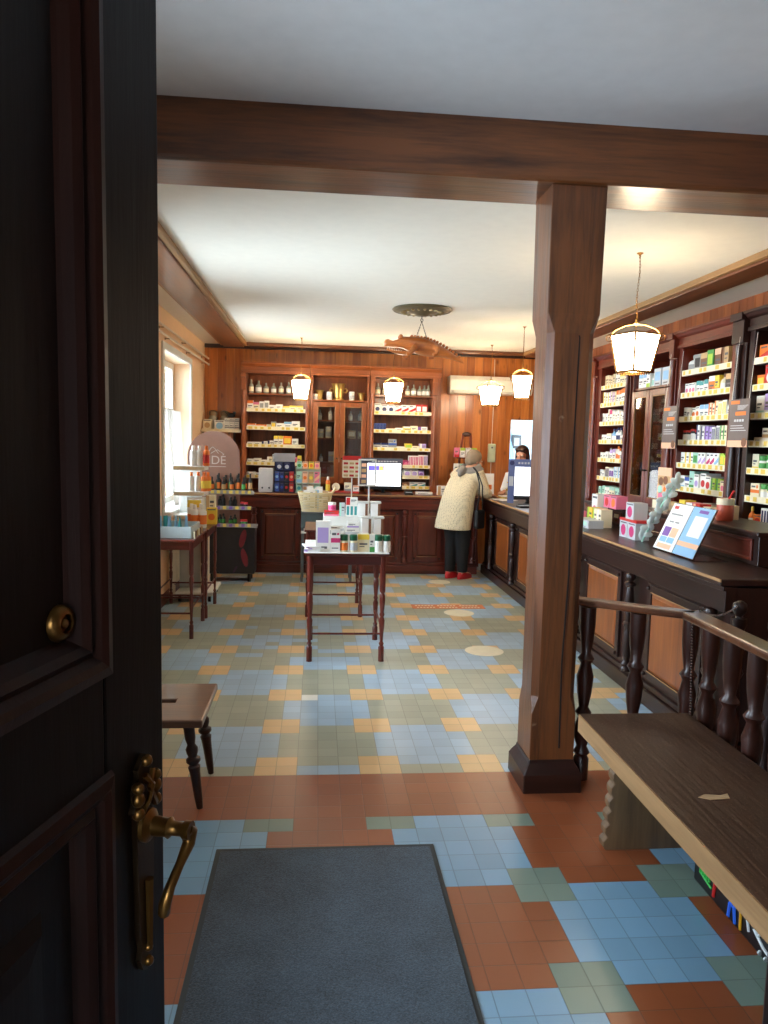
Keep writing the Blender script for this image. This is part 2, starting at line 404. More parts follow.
# ------------------------------------------------------------------ entrance door leaf, opened into the reveal
E0 = Vector((-.21, 1.0, 0)); dd = Vector((.28, .96, 0)).normalized()
DW = .90
hinge = E0 - dd*DW
root = thing('entrance_door', 'tall dark brown panelled entrance door standing open beside the doorway', 'door', hinge, math.atan2(dd.y, dd.x))
root.name = 'door_1'; struct(root); root.location = hinge+dd*.021; root.rotation_euler = (0, -.0095, math.atan2(dd.y, dd.x))
# local x runs from hinge to free edge, the seen face is y = 0, thickness towards +y
b = MB(); th = .055; H = 2.44
px0, px1 = .13, DW-.142      # panel opening
zs = [(.16, .92), (1.148, 1.285), (1.0, 1.0)]
b.bx(0, px0, 0, th, 0.01, H); b.bx(px1, DW, 0, th, .01, H)
b.bx(px0, px1, 0, th, .01, .2); b.bx(px0, px1, 0, th, 1.148, 1.29); b.bx(px0, px1, 0, th, H-.14, H)
struct(b.build('door_stile', door_m, root, bevel=.004))
b = MB(); b.bx(px0, px1, .018, .04, .2, 1.148); b.bx(px0, px1, .018, .04, 1.29, H-.14)
for za, zb in ((.2, 1.148),):
    b.rings([[(px0+m, y, za+m), (px1-m, y, za+m), (px1-m, y, zb-m), (px0+m, y, zb-m)] for m, y in ((.10, .018), (.115, .006), (.14, .004))])
struct(b.build('door_panel', door_m, root))
for za, zb in ((.2, 1.148), (1.29, H-.14)):
    b = MB()
    rr = []
    for m, y in ((-.012, .0), (-.008, -.007), (.004, -.01), (.012, -.006), (.02, .002), (.028, -.003), (.036, .004), (.044, .014), (.048, .018)):
        rr.append([(px0+m, y, za+m), (px1-m, y, za+m), (px1-m, y, zb-m), (px0+m, y, zb-m)])
    b.rings(rr, cap=False)
    struct(b.build('door_moulding', door_md, root))
# brass lever on an ornate long plate
hx = DW-.064
b = MB()
pl = [(x, z-.012) for x, z in [(0,.862),(.01,.868),(.017,.885),(.012,.9),(.018,.92),(.02,1.0),(.022,1.085),(.03,1.095),(.023,1.108),(.026,1.122),(.016,1.135),(.018,1.148),(.008,1.156),(0,1.164)]]
poly = [(hx+x, z) for x, z in pl] + [(hx-x, z) for x, z in reversed(pl[1:-1])]
b.prism(poly, .008, Matrix.Translation((0, -.008, 0)), mi=1)
for z, r in ((1.143, .008), (1.118, .007), (.863, .007), (.883, .006)): b.ell((hx, -.01, z), (r, r, r), 10, 6)
for s in (-1, 1):
    for z, r in ((1.1, .009), (1.115, .007), (1.081, .008)): b.ell((hx+s*.022, -.01, z), (r, .009, r*1.1), 10, 6)
    b.tube([(hx+s*.02, -.012, 1.076), (hx+s*.006, -.016, 1.093), (hx-s*.004, -.016, 1.11), (hx+s*.01, -.013, 1.128)], .004, 6)
b.tube([(hx, -.012, .98), (hx, -.012, .88)], [.006, .004], 6)
struct(b.build('door_plate', [brass, brass_dk], root, smooth=40))
b = MB(); My = Matrix.Rotation(PI/2, 4, 'X')
b.lathe([(.022, 0), (.022, .006), (.013, .012), (.012, .03), (.014, .034), (.0095, .038), (.009, .052), (.012, .055), (.012, .064)], 14, (hx, -.008, 1.055), M=My)
b.tube([(hx, -.064, 1.055), (hx+.007, -.066, 1.049), (hx+.003, -.067, 1.035), (hx-.02, -.066, 1.02), (hx-.04, -.063, 1.002), (hx-.049, -.06, .984), (hx-.047, -.058, .972), (hx-.04, -.057, .975)],
       [.0105, .011, .0085, .006, .0065, .008, .008, .005], 10)
struct(b.build('door_handle', brass, root, smooth=50))
b = MB(); b.lathe([(.021, 0), (.021, .004), (.017, .01), (.011, .011), (.01, .005), (.001, .005)], 18, (DW-.2, .018, 1.358), M=My); b.ell((DW-.2, .01, 1.358), (.006, .004, .006), 10, 6)
struct(b.build('door_lock', brass, root, smooth=50))
b = MB(); b.bx(DW, DW+.006, .006, .05, .8, 1.245); struct(b.build('door_latch_plate', iron, root))

# ------------------------------------------------------------------ pendant lanterns
lamp_glass = plain('lit_frosted_glass', srgb(255,244,226), .6, var=0, em=((1.0, .82, .58, 1), 19.0))
def arc(a, c, lift, n=8):
    a, c = Vector(a), Vector(c)
    return [a.lerp(c, i/n)+Vector((0, 0, lift*math.sin(PI*i/n))) for i in range(n+1)]
def make_lantern(rz):
    t = thing('pendant_lantern', 'x', 'lamp', (0,0,0), rz, 'brass lantern lamps hanging from the ceiling')
    zt, zb, zbt = -.479, -.70, -.505    # pane top, pane bottom, brass strip, below the ceiling hook
    ht, hb = .102, .068
    for k in range(4):
        b = MB(); M = Matrix.Rotation(k*PI/2, 4, 'Z')
        b.rings([[M @ Vector(p) for p in ((-ht+.006, -ht, zt), (ht-.006, -ht, zt), (hb-.005, -hb, zb), (-hb+.005, -hb, zb))],
                 [M @ Vector(p) for p in ((-ht+.006, -ht+.004, zt), (ht-.006, -ht+.004, zt), (hb-.005, -hb+.004, zb), (-hb+.005, -hb+.004, zb))]])
        b.build('glass_pane', lamp_glass, t)
    b = MB()
    for sx, sy in ((1,1),(1,-1),(-1,-1),(-1,1)):
        b.tube([(sx*ht, sy*ht, zt+.004), (sx*hb, sy*hb, zb-.004)], .0065, 6)
    q = lambda h, z: [(h,h,z),(h,-h,z),(-h,-h,z),(-h,h,z)]
    for h, z, r in ((ht+.001, zt, .006), (hb+.001, zb, .0075), (ht-.001, zt-.035, .004)):
        c = q(h, z)
        for a, d in zip(c, c[1:]+c[:1]): b.tube([a, d], r, 6)
    b.build('frame', brass, t, smooth=50)
    b = MB()
    for k in range(4):
        M = Matrix.Rotation(k*PI/2+PI/4, 4, 'Z')
        e = ht*1.414
        b.tube([M @ Vector(p) for p in ((0, 0, zt+.062), (e*.4, 0, zt+.055), (e*.8, 0, zt+.03), (e, 0, zt))], .0035, 6)
    b.lathe([(.004, zt+.05), (.012, zt+.06), (.016, zt+.066), (.007, zt+.074), (.005, zt+.09)], 10)
    b.build('crown', brass_lt, t, smooth=50)
    for k in range(4):
        M = Matrix.Rotation(k*PI/2+PI/4, 4, 'Z'); e = ht*1.414
        b = MB(); b.tube([M @ Vector((e+.004+r*math.cos(a), 0, zt-.02+r*math.sin(a))) for a, r in [(PI/2-i*.8, .026-.0022*i) for i in range(10)]], .0035, 6)
        b.build('scroll', brass, t, smooth=50)
    b = MB(); n = 7
    for k in range(4):
        M = Matrix.Rotation(k*PI/2, 4, 'Z')
        for i in range(n): b.ell(M @ Vector((-hb+(i+.5)*2*hb/n, -hb, zb-.01)), (.006, .004, .007), 8, 5)
    b.build('lower_rim', brass, t, smooth=50)
    b = MB(); b.ell((0,0,zt-.11), (.03,.03,.045), 12, 8); b.build('bulb', plain('bulb_glass', (1,1,1,1), .3, var=0, em=((1,.82,.55,1), 25.0)), t, smooth=60)
    b = MB(); nl = 22; L = .42-.015
    for i in range(nl):
        z = -.012-(i+.5)*(L-.012)/nl; hl = (L-.012)/nl*.66; wv = .006*math.sin(i*.35)
        pts = [((.0045*math.cos(a)), 0, z+hl*math.sin(a)) for a in [2*PI*j/8 for j in range(8)]]
        M = Matrix.Translation((wv, 0, 0)) @ Matrix.Rotation(PI/2*(i % 2)+.4, 4, 'Z')
        b.tube([M @ Vector(p) for p in pts], .0018, 4, closed=True)
    b.build('chain', brass, t)
    b = MB(); b.lathe([(.02, 0), (.02, -.004), (.008, -.01), (.006, -.018)], 10); b.tube([(0,0,-.012),(.008,0,-.02),(0,0,-.03),(-.007,0,-.024)], .0025, 5)
    b.build('ceiling_hook', brass, t, smooth=50)
    return t
lan = make_lantern(PI/4-.1)
spots = [((1.895,4.36), .375, 'brass lantern lamp hanging nearest, in front of the hanging sign and glazed bookcase'),
         ((2.0,7.2), PI/4+.5, 'brass lantern lamp hanging over the counter monitor beside the timber post'),
         ((2.01,8.6), .3, 'brass lantern lamp hanging in front of the white wall heater above the customer'),
         ((.865,8.6), .1, 'brass lantern lamp hanging just behind the carved crocodile'),
         ((-.205,8.6), .12, 'brass lantern lamp hanging in front of the bookcase by the window')]
for i, ((x, y), rz, lb) in enumerate(spots):
    if i == 0: lan.location = (x, y, ZC); lan.rotation_euler.z = rz; lan['label'] = lb
    else: dup(lan, (x, y, ZC), rz, lb)

# ------------------------------------------------------------------ carved crocodile on its chains
med = thing('ceiling_medallion', 'round carved ceiling plate with chains holding the wooden crocodile', 'ceiling ornament', (.885, 6.49, ZC))
b = MB(); b.lathe([(.255, 0), (.262, -.008), (.25, -.02), (.235, -.016), (.2, -.03), (.13, -.03), (.11, -.042), (.07, -.045), (.05, -.06), (.001, -.062)], 40)
b.build('plate', plain('carved_plate', srgb(96,84,58), .45, .3), med, smooth=35)
for k in range(20):
    b = MB(); a = 2*PI*k/20; b.ell((.2*math.cos(a)*.84, .2*math.sin(a)*.84, -.033), (.024, .012, .009), 8, 5, M=Matrix.Rotation(a, 4, 'Z'))
    b.build('carving', plain('gilt_carving', srgb(150,132,90), .4, .4), med, smooth=50)
b = MB(); b.tube([(0,0,-.06),(0,0,-.085)], .004, 6); b.tube([(.011*math.cos(2*PI*k/12), 0, -.095+.011*math.sin(2*PI*k/12)) for k in range(12)], .003, 6, closed=True)
b.build('ring', iron, med, smooth=50)
for sx in (-1, 1):
    b = MB(); x1 = sx*.055
    n = 14
    for i in range(n):
        f0 = (i+.5)/n; c = Vector((0,0,-.107)).lerp(Vector((x1,0,-.272)), f0)
        M = Matrix.Translation(c) @ Matrix.Rotation(-math.atan2(x1, .165), 4, 'Y') @ Matrix.Rotation(PI/2*(i % 2), 4, 'Z')
        b.tube([M @ Vector((.0035*math.cos(2*PI*j/8), 0, .0085*math.sin(2*PI*j/8))) for j in range(8)], .0015, 4, closed=True)
    b.build('chain', iron, med)
cw = wood('varnished_carving', srgb(140,66,26), srgb(214,126,58), 'X', rough=.22, coat=.6)
cro = MB()
def ovals(L, seg=14):
    out = []
    for x, y, z, ry, rt_, rb in L:
        ring = []
        for k in range(seg):
            a = 2*PI*k/seg; s_ = math.sin(a)
            ring.append((x, y+ry*math.cos(a), z+(rt_ if s_ > 0 else rb)*s_))
        out.append(ring)
    return out
cro.rings(ovals([(-.325,0,.02,.012,.012,.012),(-.315,0,.022,.026,.024,.02),(-.29,0,.024,.03,.027,.022),(-.25,0,.022,.03,.018,.022),(-.205,0,.028,.036,.024,.03),(-.17,0,.036,.046,.034,.04),(-.13,0,.034,.05,.036,.05),
                 (-.06,0,.02,.062,.05,.055),(.02,0,.01,.07,.055,.06),(.1,0,-.002,.062,.048,.05),(.18,0,-.02,.045,.036,.034),(.26,0,-.045,.028,.024,.02),(.33,0,-.07,.014,.014,.01),(.37,0,-.085,.004,.005,.004)]))
for i in range(16):
    x = -.09+.028*i; zt = [.071,.07,.068,.066,.064,.06,.054,.048,.04,.03,.02,.008,-.006,-.02,-.034,-.05][i]
    for s in (-1, 1): cro.ell((x, s*.018*(1-i/22), zt), (.012, .006, .011), 6, 5)
for s in (-1, 1):
    cro.ell((-.185, s*.03, .066), (.018,.013,.014), 10, 6)
    for x, sw in ((-.06, -.02), (.1, .02)):
        cro.tube([(x, s*.05, 0), (x+sw, s*.085, -.012), (x+sw*1.6-.02, s*.09, -.045), (x+sw*1.6-.05, s*.094, -.05)], [.026,.022,.017,.012], 8)
cr = tag(cro.build('carved_crocodile', cw, None, smooth=50, loc=(.89, 6.49, 2.395)), 'varnished brown wooden crocodile hanging on chains under the carved ceiling plate', 'carving'); cr.scale = (1.02, 1.3, 1.35)
b = MB(); b.rings(ovals([(-.3,0,-.012,.02,.008,.01),(-.25,0,-.022,.025,.008,.012),(-.19,0,-.032,.034,.008,.014),(-.12,0,-.03,.042,.006,.02)])); b.build('lower_jaw', cw, cr, smooth=50)
b = MB()
for i in range(9):
    for s in (-1, 1): b.lathe([(.0045, 0), (.0005, .016)], 6, (-.295+i*.015, s*(.019+.0012*i), -.004-.0024*i-.012))
b.build('teeth', plain('ivory', srgb(236,224,196), .4), cr)

# ------------------------------------------------------------------ counters with panelled doors and turned columns
COLP = [(.036,0),(.036,.02),(.03,.03),(.036,.045),(.026,.06),(.022,.08),(.028,.1),(.032,.16),(.03,.22),(.024,.26),(.02,.28),(.03,.3),(.034,.31),(.02,.325),(.022,.36),(.03,.42),(.032,.46),(.026,.52),(.022,.55),(.036,.56),(.036,.575),(.02,.585),(.03,.6),(.034,.615),(.028,.632),(.01,.64)]
def panel_door(par, x0, x1, z0, z1, y, mat_in, mat_fr):
    d = MB(); w_ = .05
    d.bx(x0, x0+w_, y-.018, y, z0, z1); d.bx(x1-w_, x1, y-.018, y, z0, z1); d.bx(x0+w_, x1-w_, y-.018, y, z0, z0+w_); d.bx(x0+w_, x1-w_, y-.018, y, z1-w_, z1)
    o = d.build('panel_door', mat_fr, par, bevel=.004)
    p = MB(); a0, a1, c0, c1 = x0+w_, x1-w_, z0+w_, z1-w_
    p.rings([[(a0+m, yy, c0+m), (a1-m, yy, c0+m), (a1-m, yy, c1-m), (a0+m, yy, c1-m)] for m, yy in ((0, y-.004), (.0, y-.008), (.02, y-.016), (.022, y-.018))])
    p.build('raised_panel', mat_in, o)
    for xa, xb, za, zb in ((a0, a1, c1, c1+.005), (a0, a1, c0-.005, c0)):
        g = MB(); g.bx(xa, xb, y-.021, y-.018, za, zb); g.build('worn_moulding', edge_lt, o)
    for kx in (x0+w_*.5, x1-w_*.5):
        for kz in (z0+w_*.5, z1-w_*.5):
            k = MB(); k.lathe([(.012,0),(.013,.008),(.009,.014),(.002,.018)], 10, (kx, y-.018, kz), M=My); k.build('rosette', dark_z, o, smooth=50)
def counter(root, L, depth, top_z, cols, doors, mat_in, mfr, mrail, x_start=0):
    """local x along the front, front plane y = 0, body towards +y"""
    b = MB(); b.bx(0, L, .09, depth-.02, .12, top_z-.045); b.build('carcass', mfr, root)
    b = MB(); b.bx(0, L, .05, depth-.02, 0, .1); b.bx(0, L, .07, .12, .1, .135); b.build('plinth', mrail, root, bevel=.006)
    b = MB(); b.bx(0, L, .035, .1, top_z-.17, top_z-.05); b.bx(0, L, .02, .1, top_z-.062, top_z-.04); b.build('frieze', mrail, root, bevel=.005)
    b = MB(); b.bx(-.01, L+.01, 0, depth, top_z-.035, top_z); b.build('worktop', mrail, root, bevel=.008)
    b = MB(); b.bx(-.01, L+.01, -.002, .004, top_z-.014, top_z+.0015); b.build('worn_edge', edge_lt, root)
    for c in cols:
        m = MB(); m.lathe(COLP, 14, (c, .045, .135)); m.build('turned_column', mfr, root, smooth=45)
    for x0, x1 in doors: panel_door(root, x0, x1, .16, top_z-.2, .09, mat_in, mfr)
# long counter on the customer side: front faces -X
rc = thing('shop_counter', 'long dark wooden shop counter with orange panels and turned columns behind the railing', 'counter', (1.965, 8.78, 0), -PI/2)
cols = [8.78-y for y in (3.52, 4.49, 5.45, 6.41, 7.36, 8.3)]
doors = []
ys_ = [3.4, 4.49, 5.45, 6.41, 7.36, 8.3]
for a, c in zip(ys_, ys_[1:]):
    lo, hi = a+.09, c-.09
    if a == 3.4: lo = 3.64; doors.append((8.78-4.3, 8.78-lo)); continue
    m = (lo+hi)/2
    doors.append((8.78-hi, 8.78-lo-.12))
counter(rc, 8.78-3.38, .45, .945, cols, doors, panel_z, dark_z, dark_y)
# counter along the back wall: front faces -Y
bc = thing('back_counter', 'red brown panelled counter running along the back wall under the bookcases', 'counter', (-1.0, 8.6, 0))
cols = [x+1.0 for x in (-.73, .16, 1.05, 1.88)]
doors = [(x0+1.0, x1+1.0) for x0, x1 in ((-.66,-.2),(-.12,.1),(.24,.55),(.64,.98),(1.15,1.5),(1.56,1.8))]
counter(bc, 2.94, .58, .945, cols, doors, panel_dk, mah_z, mah_x)
# raised desk standing on the near end of the counter
gd = thing('counter_desk', 'raised dark wooden desk box on the near end of the long counter', 'desk', (2.39, 5.2, .947), -PI/2)
b = MB(); b.bx(0, 1.45, .0, .34, 0, .165); b.build('body', dark_z, gd, bevel=.004)
b = MB(); b.bx(-.02, 1.48, -.03, .36, .165, .19); b.build('desk_top', dark_y, gd, bevel=.006)
for x0, x1 in ((.06, .7), (.76, 1.4)):
    b = MB(); b.rings([[(x0+m, y, .025+m), (x1-m, y, .025+m), (x1-m, y, .145-m), (x0+m, y, .145-m)] for m, y in ((0,0),(0,-.01),(.012,-.012),(.018,-.004),(.02,-.004))]); b.build('drawer_front', mah_y, gd)
dr = thing('drawer_chest', 'small dark chest of drawers with pale labels on the counter by the pink cartons', 'drawers', (2.4, 6.35, .947), -PI/2)
b = MB(); b.bx(0, .8, 0, .3, 0, .13); b.bx(-.02, .82, -.02, .32, .13, .15); b.build('body', dark_z, dr, bevel=.004)
for k in range(4):
    b = MB(); b.bx(.03+k*.19, .2+k*.19, -.01, 0, .02, .115); o = b.build('drawer', mah_y, dr, bevel=.003)
    b = MB(); b.bx(.075+k*.19, .155+k*.19, -.013, -.01, .065, .095); b.build('paper_label', cream_c, o)
    b = MB(); b.lathe([(.008,0),(.009,.006),(.004,.012)], 8, (.115+k*.19, -.01, .045), M=My); b.build('knob', brass, o, smooth=50)
# ------------------------------------------------------------------ bookcases
tagy = plain('yellow_price_tag', srgb(226,196,84), .6)
strip = plain('cream_price_strip', srgb(238,228,196), .5)
def cornice(par, W, z0, z1, dep, mat):
    b = MB(); h = z1-z0
    prof = [(0, 0), (-.02, 0), (-.02, .025), (-.008, .03), (-.008, h-.05), (-.03, h-.04), (-.05, h-.02), (-.06, h-.018), (-.06, h), (dep, h), (dep, 0)]
    b.rings([[(-.0, y, z0+z) for y, z in prof], [(W, y, z0+z) for y, z in prof]])
    b.build('cornice', mat, par)
TURN = [(.024,0),(.024,.02),(.018,.03),(.022,.06),(.026,.12),(.024,.2),(.016,.25),(.02,.27),(.026,.285),(.016,.3),(.02,.36),(.024,.42),(.02,.5),(.015,.54),(.025,.56),(.025,.58)]
def pilaster(par, x0, x1, z0, z1, mat):
    b = MB(); b.bx(x0, x1, -.012, .03, z0, z1); b.bx(x0-.006, x1+.006, -.066, .03, z1-.05, z1); b.bx(x0-.003, x1+.003, -.045, .03, z1-.2, z1-.05); b.bx(x0-.003, x1+.003, -.05, .03, z0, z0+.09)
    b.build('pilaster', mat, par, bevel=.004)
    b = MB(); xm = (x0+x1)/2
    b.lathe([(r, z0+.09+z*(z1-z0-.3)/.58) for r, z in TURN], 12, (xm, -.025, 0)); b.build('half_column', mat, par, smooth=45)
def bookcase(name, label, loc, rz, W, zb, ztop, dep, shelves, mats, wl=.05, wr=.05, strips=True, base=None, corn=.13):
    mz, mx = mats
    t = thing(name, label, 'bookcase', loc, rz)
    b = MB(); b.bx(0, wl, 0, dep, zb, ztop); b.build('side_panel', mz, t, bevel=.003)
    b = MB(); b.bx(W-wr, W, 0, dep, zb, ztop); b.build('side_panel', mz, t, bevel=.003)
    b = MB(); b.bx(wl, W-wr, dep-.015, dep, zb, ztop); b.build('back_panel', mz, t)
    if base:
        b = MB(); b.bx(0, W, 0, dep, 0 if base is True else base, zb); b.build('base_cupboard', mz, t, bevel=.004)
    cornice(t, W, ztop-corn, ztop, dep, mx)
    for z in shelves:
        b = MB(); b.bx(wl, W-wr, .012, dep-.015, z-.018, z); o = b.build('shelf', mx, t)
        if strips and z < 2.12+(z > 2.16)*0+.05*(rz != 0):
            s = MB(); s.bx(wl, W-wr, .006, .012, z-.016, z+.028, 0)
            n = int((W-wl-wr)/.075)
            for i in range(n):
                if rnd.random() < .8:
                    xx = wl+(i+.5+rnd.uniform(-.15,.15))*(W-wl-wr)/n; ww = rnd.choice((.016,.02,.024)); s.bx(xx-ww, xx+ww, .0045, .006, z-.008, z+.022, 1)
            s.build('price_strip', [strip, tagy], o)
    return t
def glazed(name, label, loc, rz, W, zb, ztop, dep, doorz, shelves, mats, base=None, corn=.13, wl=.03):
    t = bookcase(name, label, loc, rz, W, zb, ztop, dep, [doorz[1]+.03]+shelves, mats[:2], wl, wl, False, base, corn)
    t['category'] = 'cabinet'
    z0, z1 = doorz; mid = W/2
    for x0, x1, kx in ((wl+.004, mid-.003, mid-.03), (mid+.003, W-wl-.004, mid+.03)):
        b = MB(); w_ = .055
        b.bx(x0, x0+w_, -.012, .012, z0, z1); b.bx(x1-w_, x1, -.012, .012, z0, z1); b.bx(x0+w_, x1-w_, -.012, .012, z0, z0+w_*1.5); b.bx(x0+w_, x1-w_, -.012, .012, z1-w_, z1)
        d = b.build('glazed_door', mats[2], t, bevel=.004)
        g = MB(); g.bx(x0+w_, x1-w_, -.002, .002, z0+w_*1.5, z1-w_); g.build('glass', glass_d, d)
        r_ = MB()
        for za, zb_, xa, xb in ((z0+w_*1.5, z0+w_*1.5+.006, x0+w_, x1-w_), (z1-w_-.006, z1-w_, x0+w_, x1-w_), (z0+w_*1.5, z1-w_, x0+w_, x0+w_+.006), (z0+w_*1.5, z1-w_, x1-w_-.006, x1-w_)): r_.bx(xa, xb, -.009, -.004, za, zb_)
        r_.build('glazing_bead', beam_lt, d)
        k = MB(); k.lathe([(.008,0),(.006,.01),(.011,.018),(.008,.026)], 10, (kx, -.012, z0+.32), M=My); k.build('knob', iron, d, smooth=50)
    return t
RX = 2.88; RZ = -PI/2
mR = (mah_z, mah_y); mB = (wal_z, wal_x)
ZR = [2.166, 1.99, 1.803, 1.62, 1.438, 1.252]
ZR = [z-.0 for z in ZR]
u1 = bookcase('bookcase', 'open mahogany bookcase full of cartons nearest the back doorway', (RX, 7.47, 0), RZ, .75, .95, 2.5, .35, ZR+[1.07], mR, .07, .055, base=True)
ug = glazed('glazed_cabinet', 'mahogany cabinet with two tall glass doors between bookcases on the long wall', (RX, 6.63, 0), RZ, .77, .95, 2.5, .35, (1.06, 2.08), [1.3, 1.55, 1.8], mR+(mah_z,), base=True)
u2 = bookcase('bookcase', 'open mahogany bookcase full of cartons between the two hanging grey signs', (RX, 5.765, 0), RZ, .82, .95, 2.5, .35, ZR+[1.06], mR, .05, .05, base=True)
u3 = bookcase('bookcase', 'shade-tinted open bookcase of cartons and green lidded jars nearest the entrance bench', (RX, 4.79, 0), RZ, 1.2, .95, 2.5, .35, [z-.006 for z in ZR]+[1.05], (dark_z, dark_y), .055, .06, base=True)  # darker stain than the other bookcases: its weaker light put into the colour
for t, x0, x1 in ((u1, .757, .82), (u2, -.083, -.012), (u2, .83, .962), (u1, -.06, -.005)): pilaster(t, x0, x1, .95, 2.5, mah_z if t is not u2 or x0 < 0 else dark_z)  # near pilaster gets the dark stain, painting in its unlit side
BY = 9.15
b1 = bookcase('bookcase', 'open brown bookcase of cartons on the back wall beside the round sign', (-.935, BY, 0), 0, .83, .94, 2.49, .3, [1.915, 1.695, 1.48, 1.26, 1.1, 2.125], mB, .06, .055, base=None)
bgl = glazed('glazed_cabinet', 'brown cabinet with two glass doors and brass mortars on top, back wall', (-.1, BY, 0), 0, .725, .94, 2.49, .3, (1.03, 2.04), [1.3, 1.6, 1.82], mB+(wal_z,))
b2 = bookcase('bookcase', 'open brown bookcase of cartons on the back wall behind the advertising screen', (.63, BY, 0), 0, .885, .94, 2.49, .3, [2.148, 1.922, 1.697, 1.476, 1.263, 1.131, 1.0], mB, .055, .11, base=None)
for t, x0, x1 in ((b1, .0, .055), (b1, .775, .822), (b2, .008, .055), (b2, .78, .84)): pilaster(t, x0, x1, .945, 2.36, wal_z)

# ------------------------------------------------------------------ cartons
HUE = {'white': (240,238,230), 'cream': (238,226,192), 'yellow': (236,204,70), 'orange': (230,120,40), 'red': (196,40,36), 'pink': (226,120,150), 'magenta': (200,50,110), 'purple': (120,80,160), 'lilac': (184,160,214),
       'blue': (60,90,170), 'sky': (140,186,220), 'navy': (36,44,90), 'teal': (60,150,150), 'mint': (170,216,196), 'green': (70,150,70), 'lime': (170,204,70), 'grey': (150,150,146), 'black': (32,32,34), 'brown': (120,78,52), 'tan': (196,160,112), 'peach': (240,186,150), 'silver': (196,198,200)}
def card(h):
    return plain('card_'+h, srgb(*HUE[h]), .5, var=.02)
inkm = plain('print_grey', srgb(96,94,96), .6, var=0)
_cm = {}
def carton_mesh(w_, h, d, base, acc, sty):
    key = (round(w_, 3), round(h, 3), round(d, 3), base, acc, sty)
    if key in _cm: return _cm[key]
    b = MB(); b.bx(-w_/2, w_/2, 0, d, 0, h, 0)
    y = -.0006
    def r(x0, x1, z0, z1, mi, yy=y): b.bx(-w_/2+x0*w_, -w_/2+x1*w_, yy, 0, z0*h, z1*h, mi)
    def disc(cx, cz, rr, mi, yy=y*1.6): b.rings([[(-w_/2+cx*w_+rr*math.cos(2*PI*k/14), y_, cz*h+rr*math.sin(2*PI*k/14)) for k in range(14)] for y_ in (0, yy)], mi)
    if sty == 0: r(0,1,0,.3,1); r(.12,.7,.55,.66,2); r(.12,.5,.42,.48,2)
    elif sty == 1: r(0,1,.7,1,1); r(.15,.85,.4,.5,2); r(.15,.6,.28,.33,2)
    elif sty == 2: r(0,.34,0,1,1); r(.42,.9,.6,.72,2); r(.42,.8,.42,.48,2)
    elif sty == 3: r(.12,.88,.3,.8,1); r(.2,.8,.1,.18,2)
    elif sty == 4: disc(.5,.45,min(w_,h)*.34,1); r(.1,.9,.86,.93,2)
    elif sty == 5:
        b.rings([[(-w_/2, yy, .1*h), (w_/2, yy, .45*h), (w_/2, yy, .75*h), (-w_/2, yy, .35*h)] for yy in (0, y)], 1); r(.1,.6,.8,.9,2)
    elif sty == 6: r(0,1,.42,.62,1); disc(.75,.8,min(w_,h)*.12,1); r(.1,.55,.75,.85,2); r(.1,.8,.15,.2,2)
    elif sty == 7:
        for k in range(3): r(.08+.32*k,.28+.32*k,.12,.9,1)
    bm = b
    o = bm.build('carton', [card(base), card(acc), inkm])
    me = o.data; bpy.data.objects.remove(o); _cm[key] = me
    return me
ORD = ['first','second','third','fourth','fifth','sixth','seventh','eighth','ninth','tenth','eleventh','twelfth','thirteenth','fourteenth','fifteenth','sixteenth','seventeenth','eighteenth']
NOUN = {'carton': 'carton', 'tin': 'tin', 'jar': 'jar', 'bottle': 'bottle'}
def lidded(kind, r, h, body, lid, lab):
    key = (kind, r, h, body, lid, lab)
    if key in _cm: return _cm[key]
    b = MB()
    if kind == 'jar': b.lathe([(r*.92,0),(r,.006),(r,h*.66),(r*.9,h*.7)], 14, mi=0); b.lathe([(r*.96,h*.7),(r,h*.72),(r,h*.97),(r*.92,h)], 14, mi=1); b.lathe([(r*1.01,h*.12),(r*1.01,h*.56)], 14, mi=2, cap=False)
    elif kind == 'tin': b.lathe([(r,0),(r,h)], 14, mi=0); b.lathe([(r*1.03,h*.86),(r*1.03,h)], 14, mi=1); b.lathe([(r*1.01,h*.2),(r*1.01,h*.7)], 14, mi=2, cap=False)
    else: b.lathe([(r*.9,0),(r,.008),(r,h*.55),(r*.8,h*.66),(r*.38,h*.74),(r*.36,h*.8)], 14, mi=0); b.lathe([(r*.45,h*.79),(r*.45,h*.96),(r*.3,h)], 12, mi=1); b.lathe([(r*1.015,h*.12),(r*1.015,h*.48)], 14, mi=2, cap=False)
    o = b.build(kind, [card(body), card(lid), card(lab)], smooth=40); me = o.data; bpy.data.objects.remove(o); _cm[key] = me
    return me
def put(name, me, loc, rz, label, cat, group):
    o = bpy.data.objects.new(name, me); COL.objects.link(o); o.location = loc; o.rotation_euler = (0,0,rz)
    return tag(o, label, cat, group)
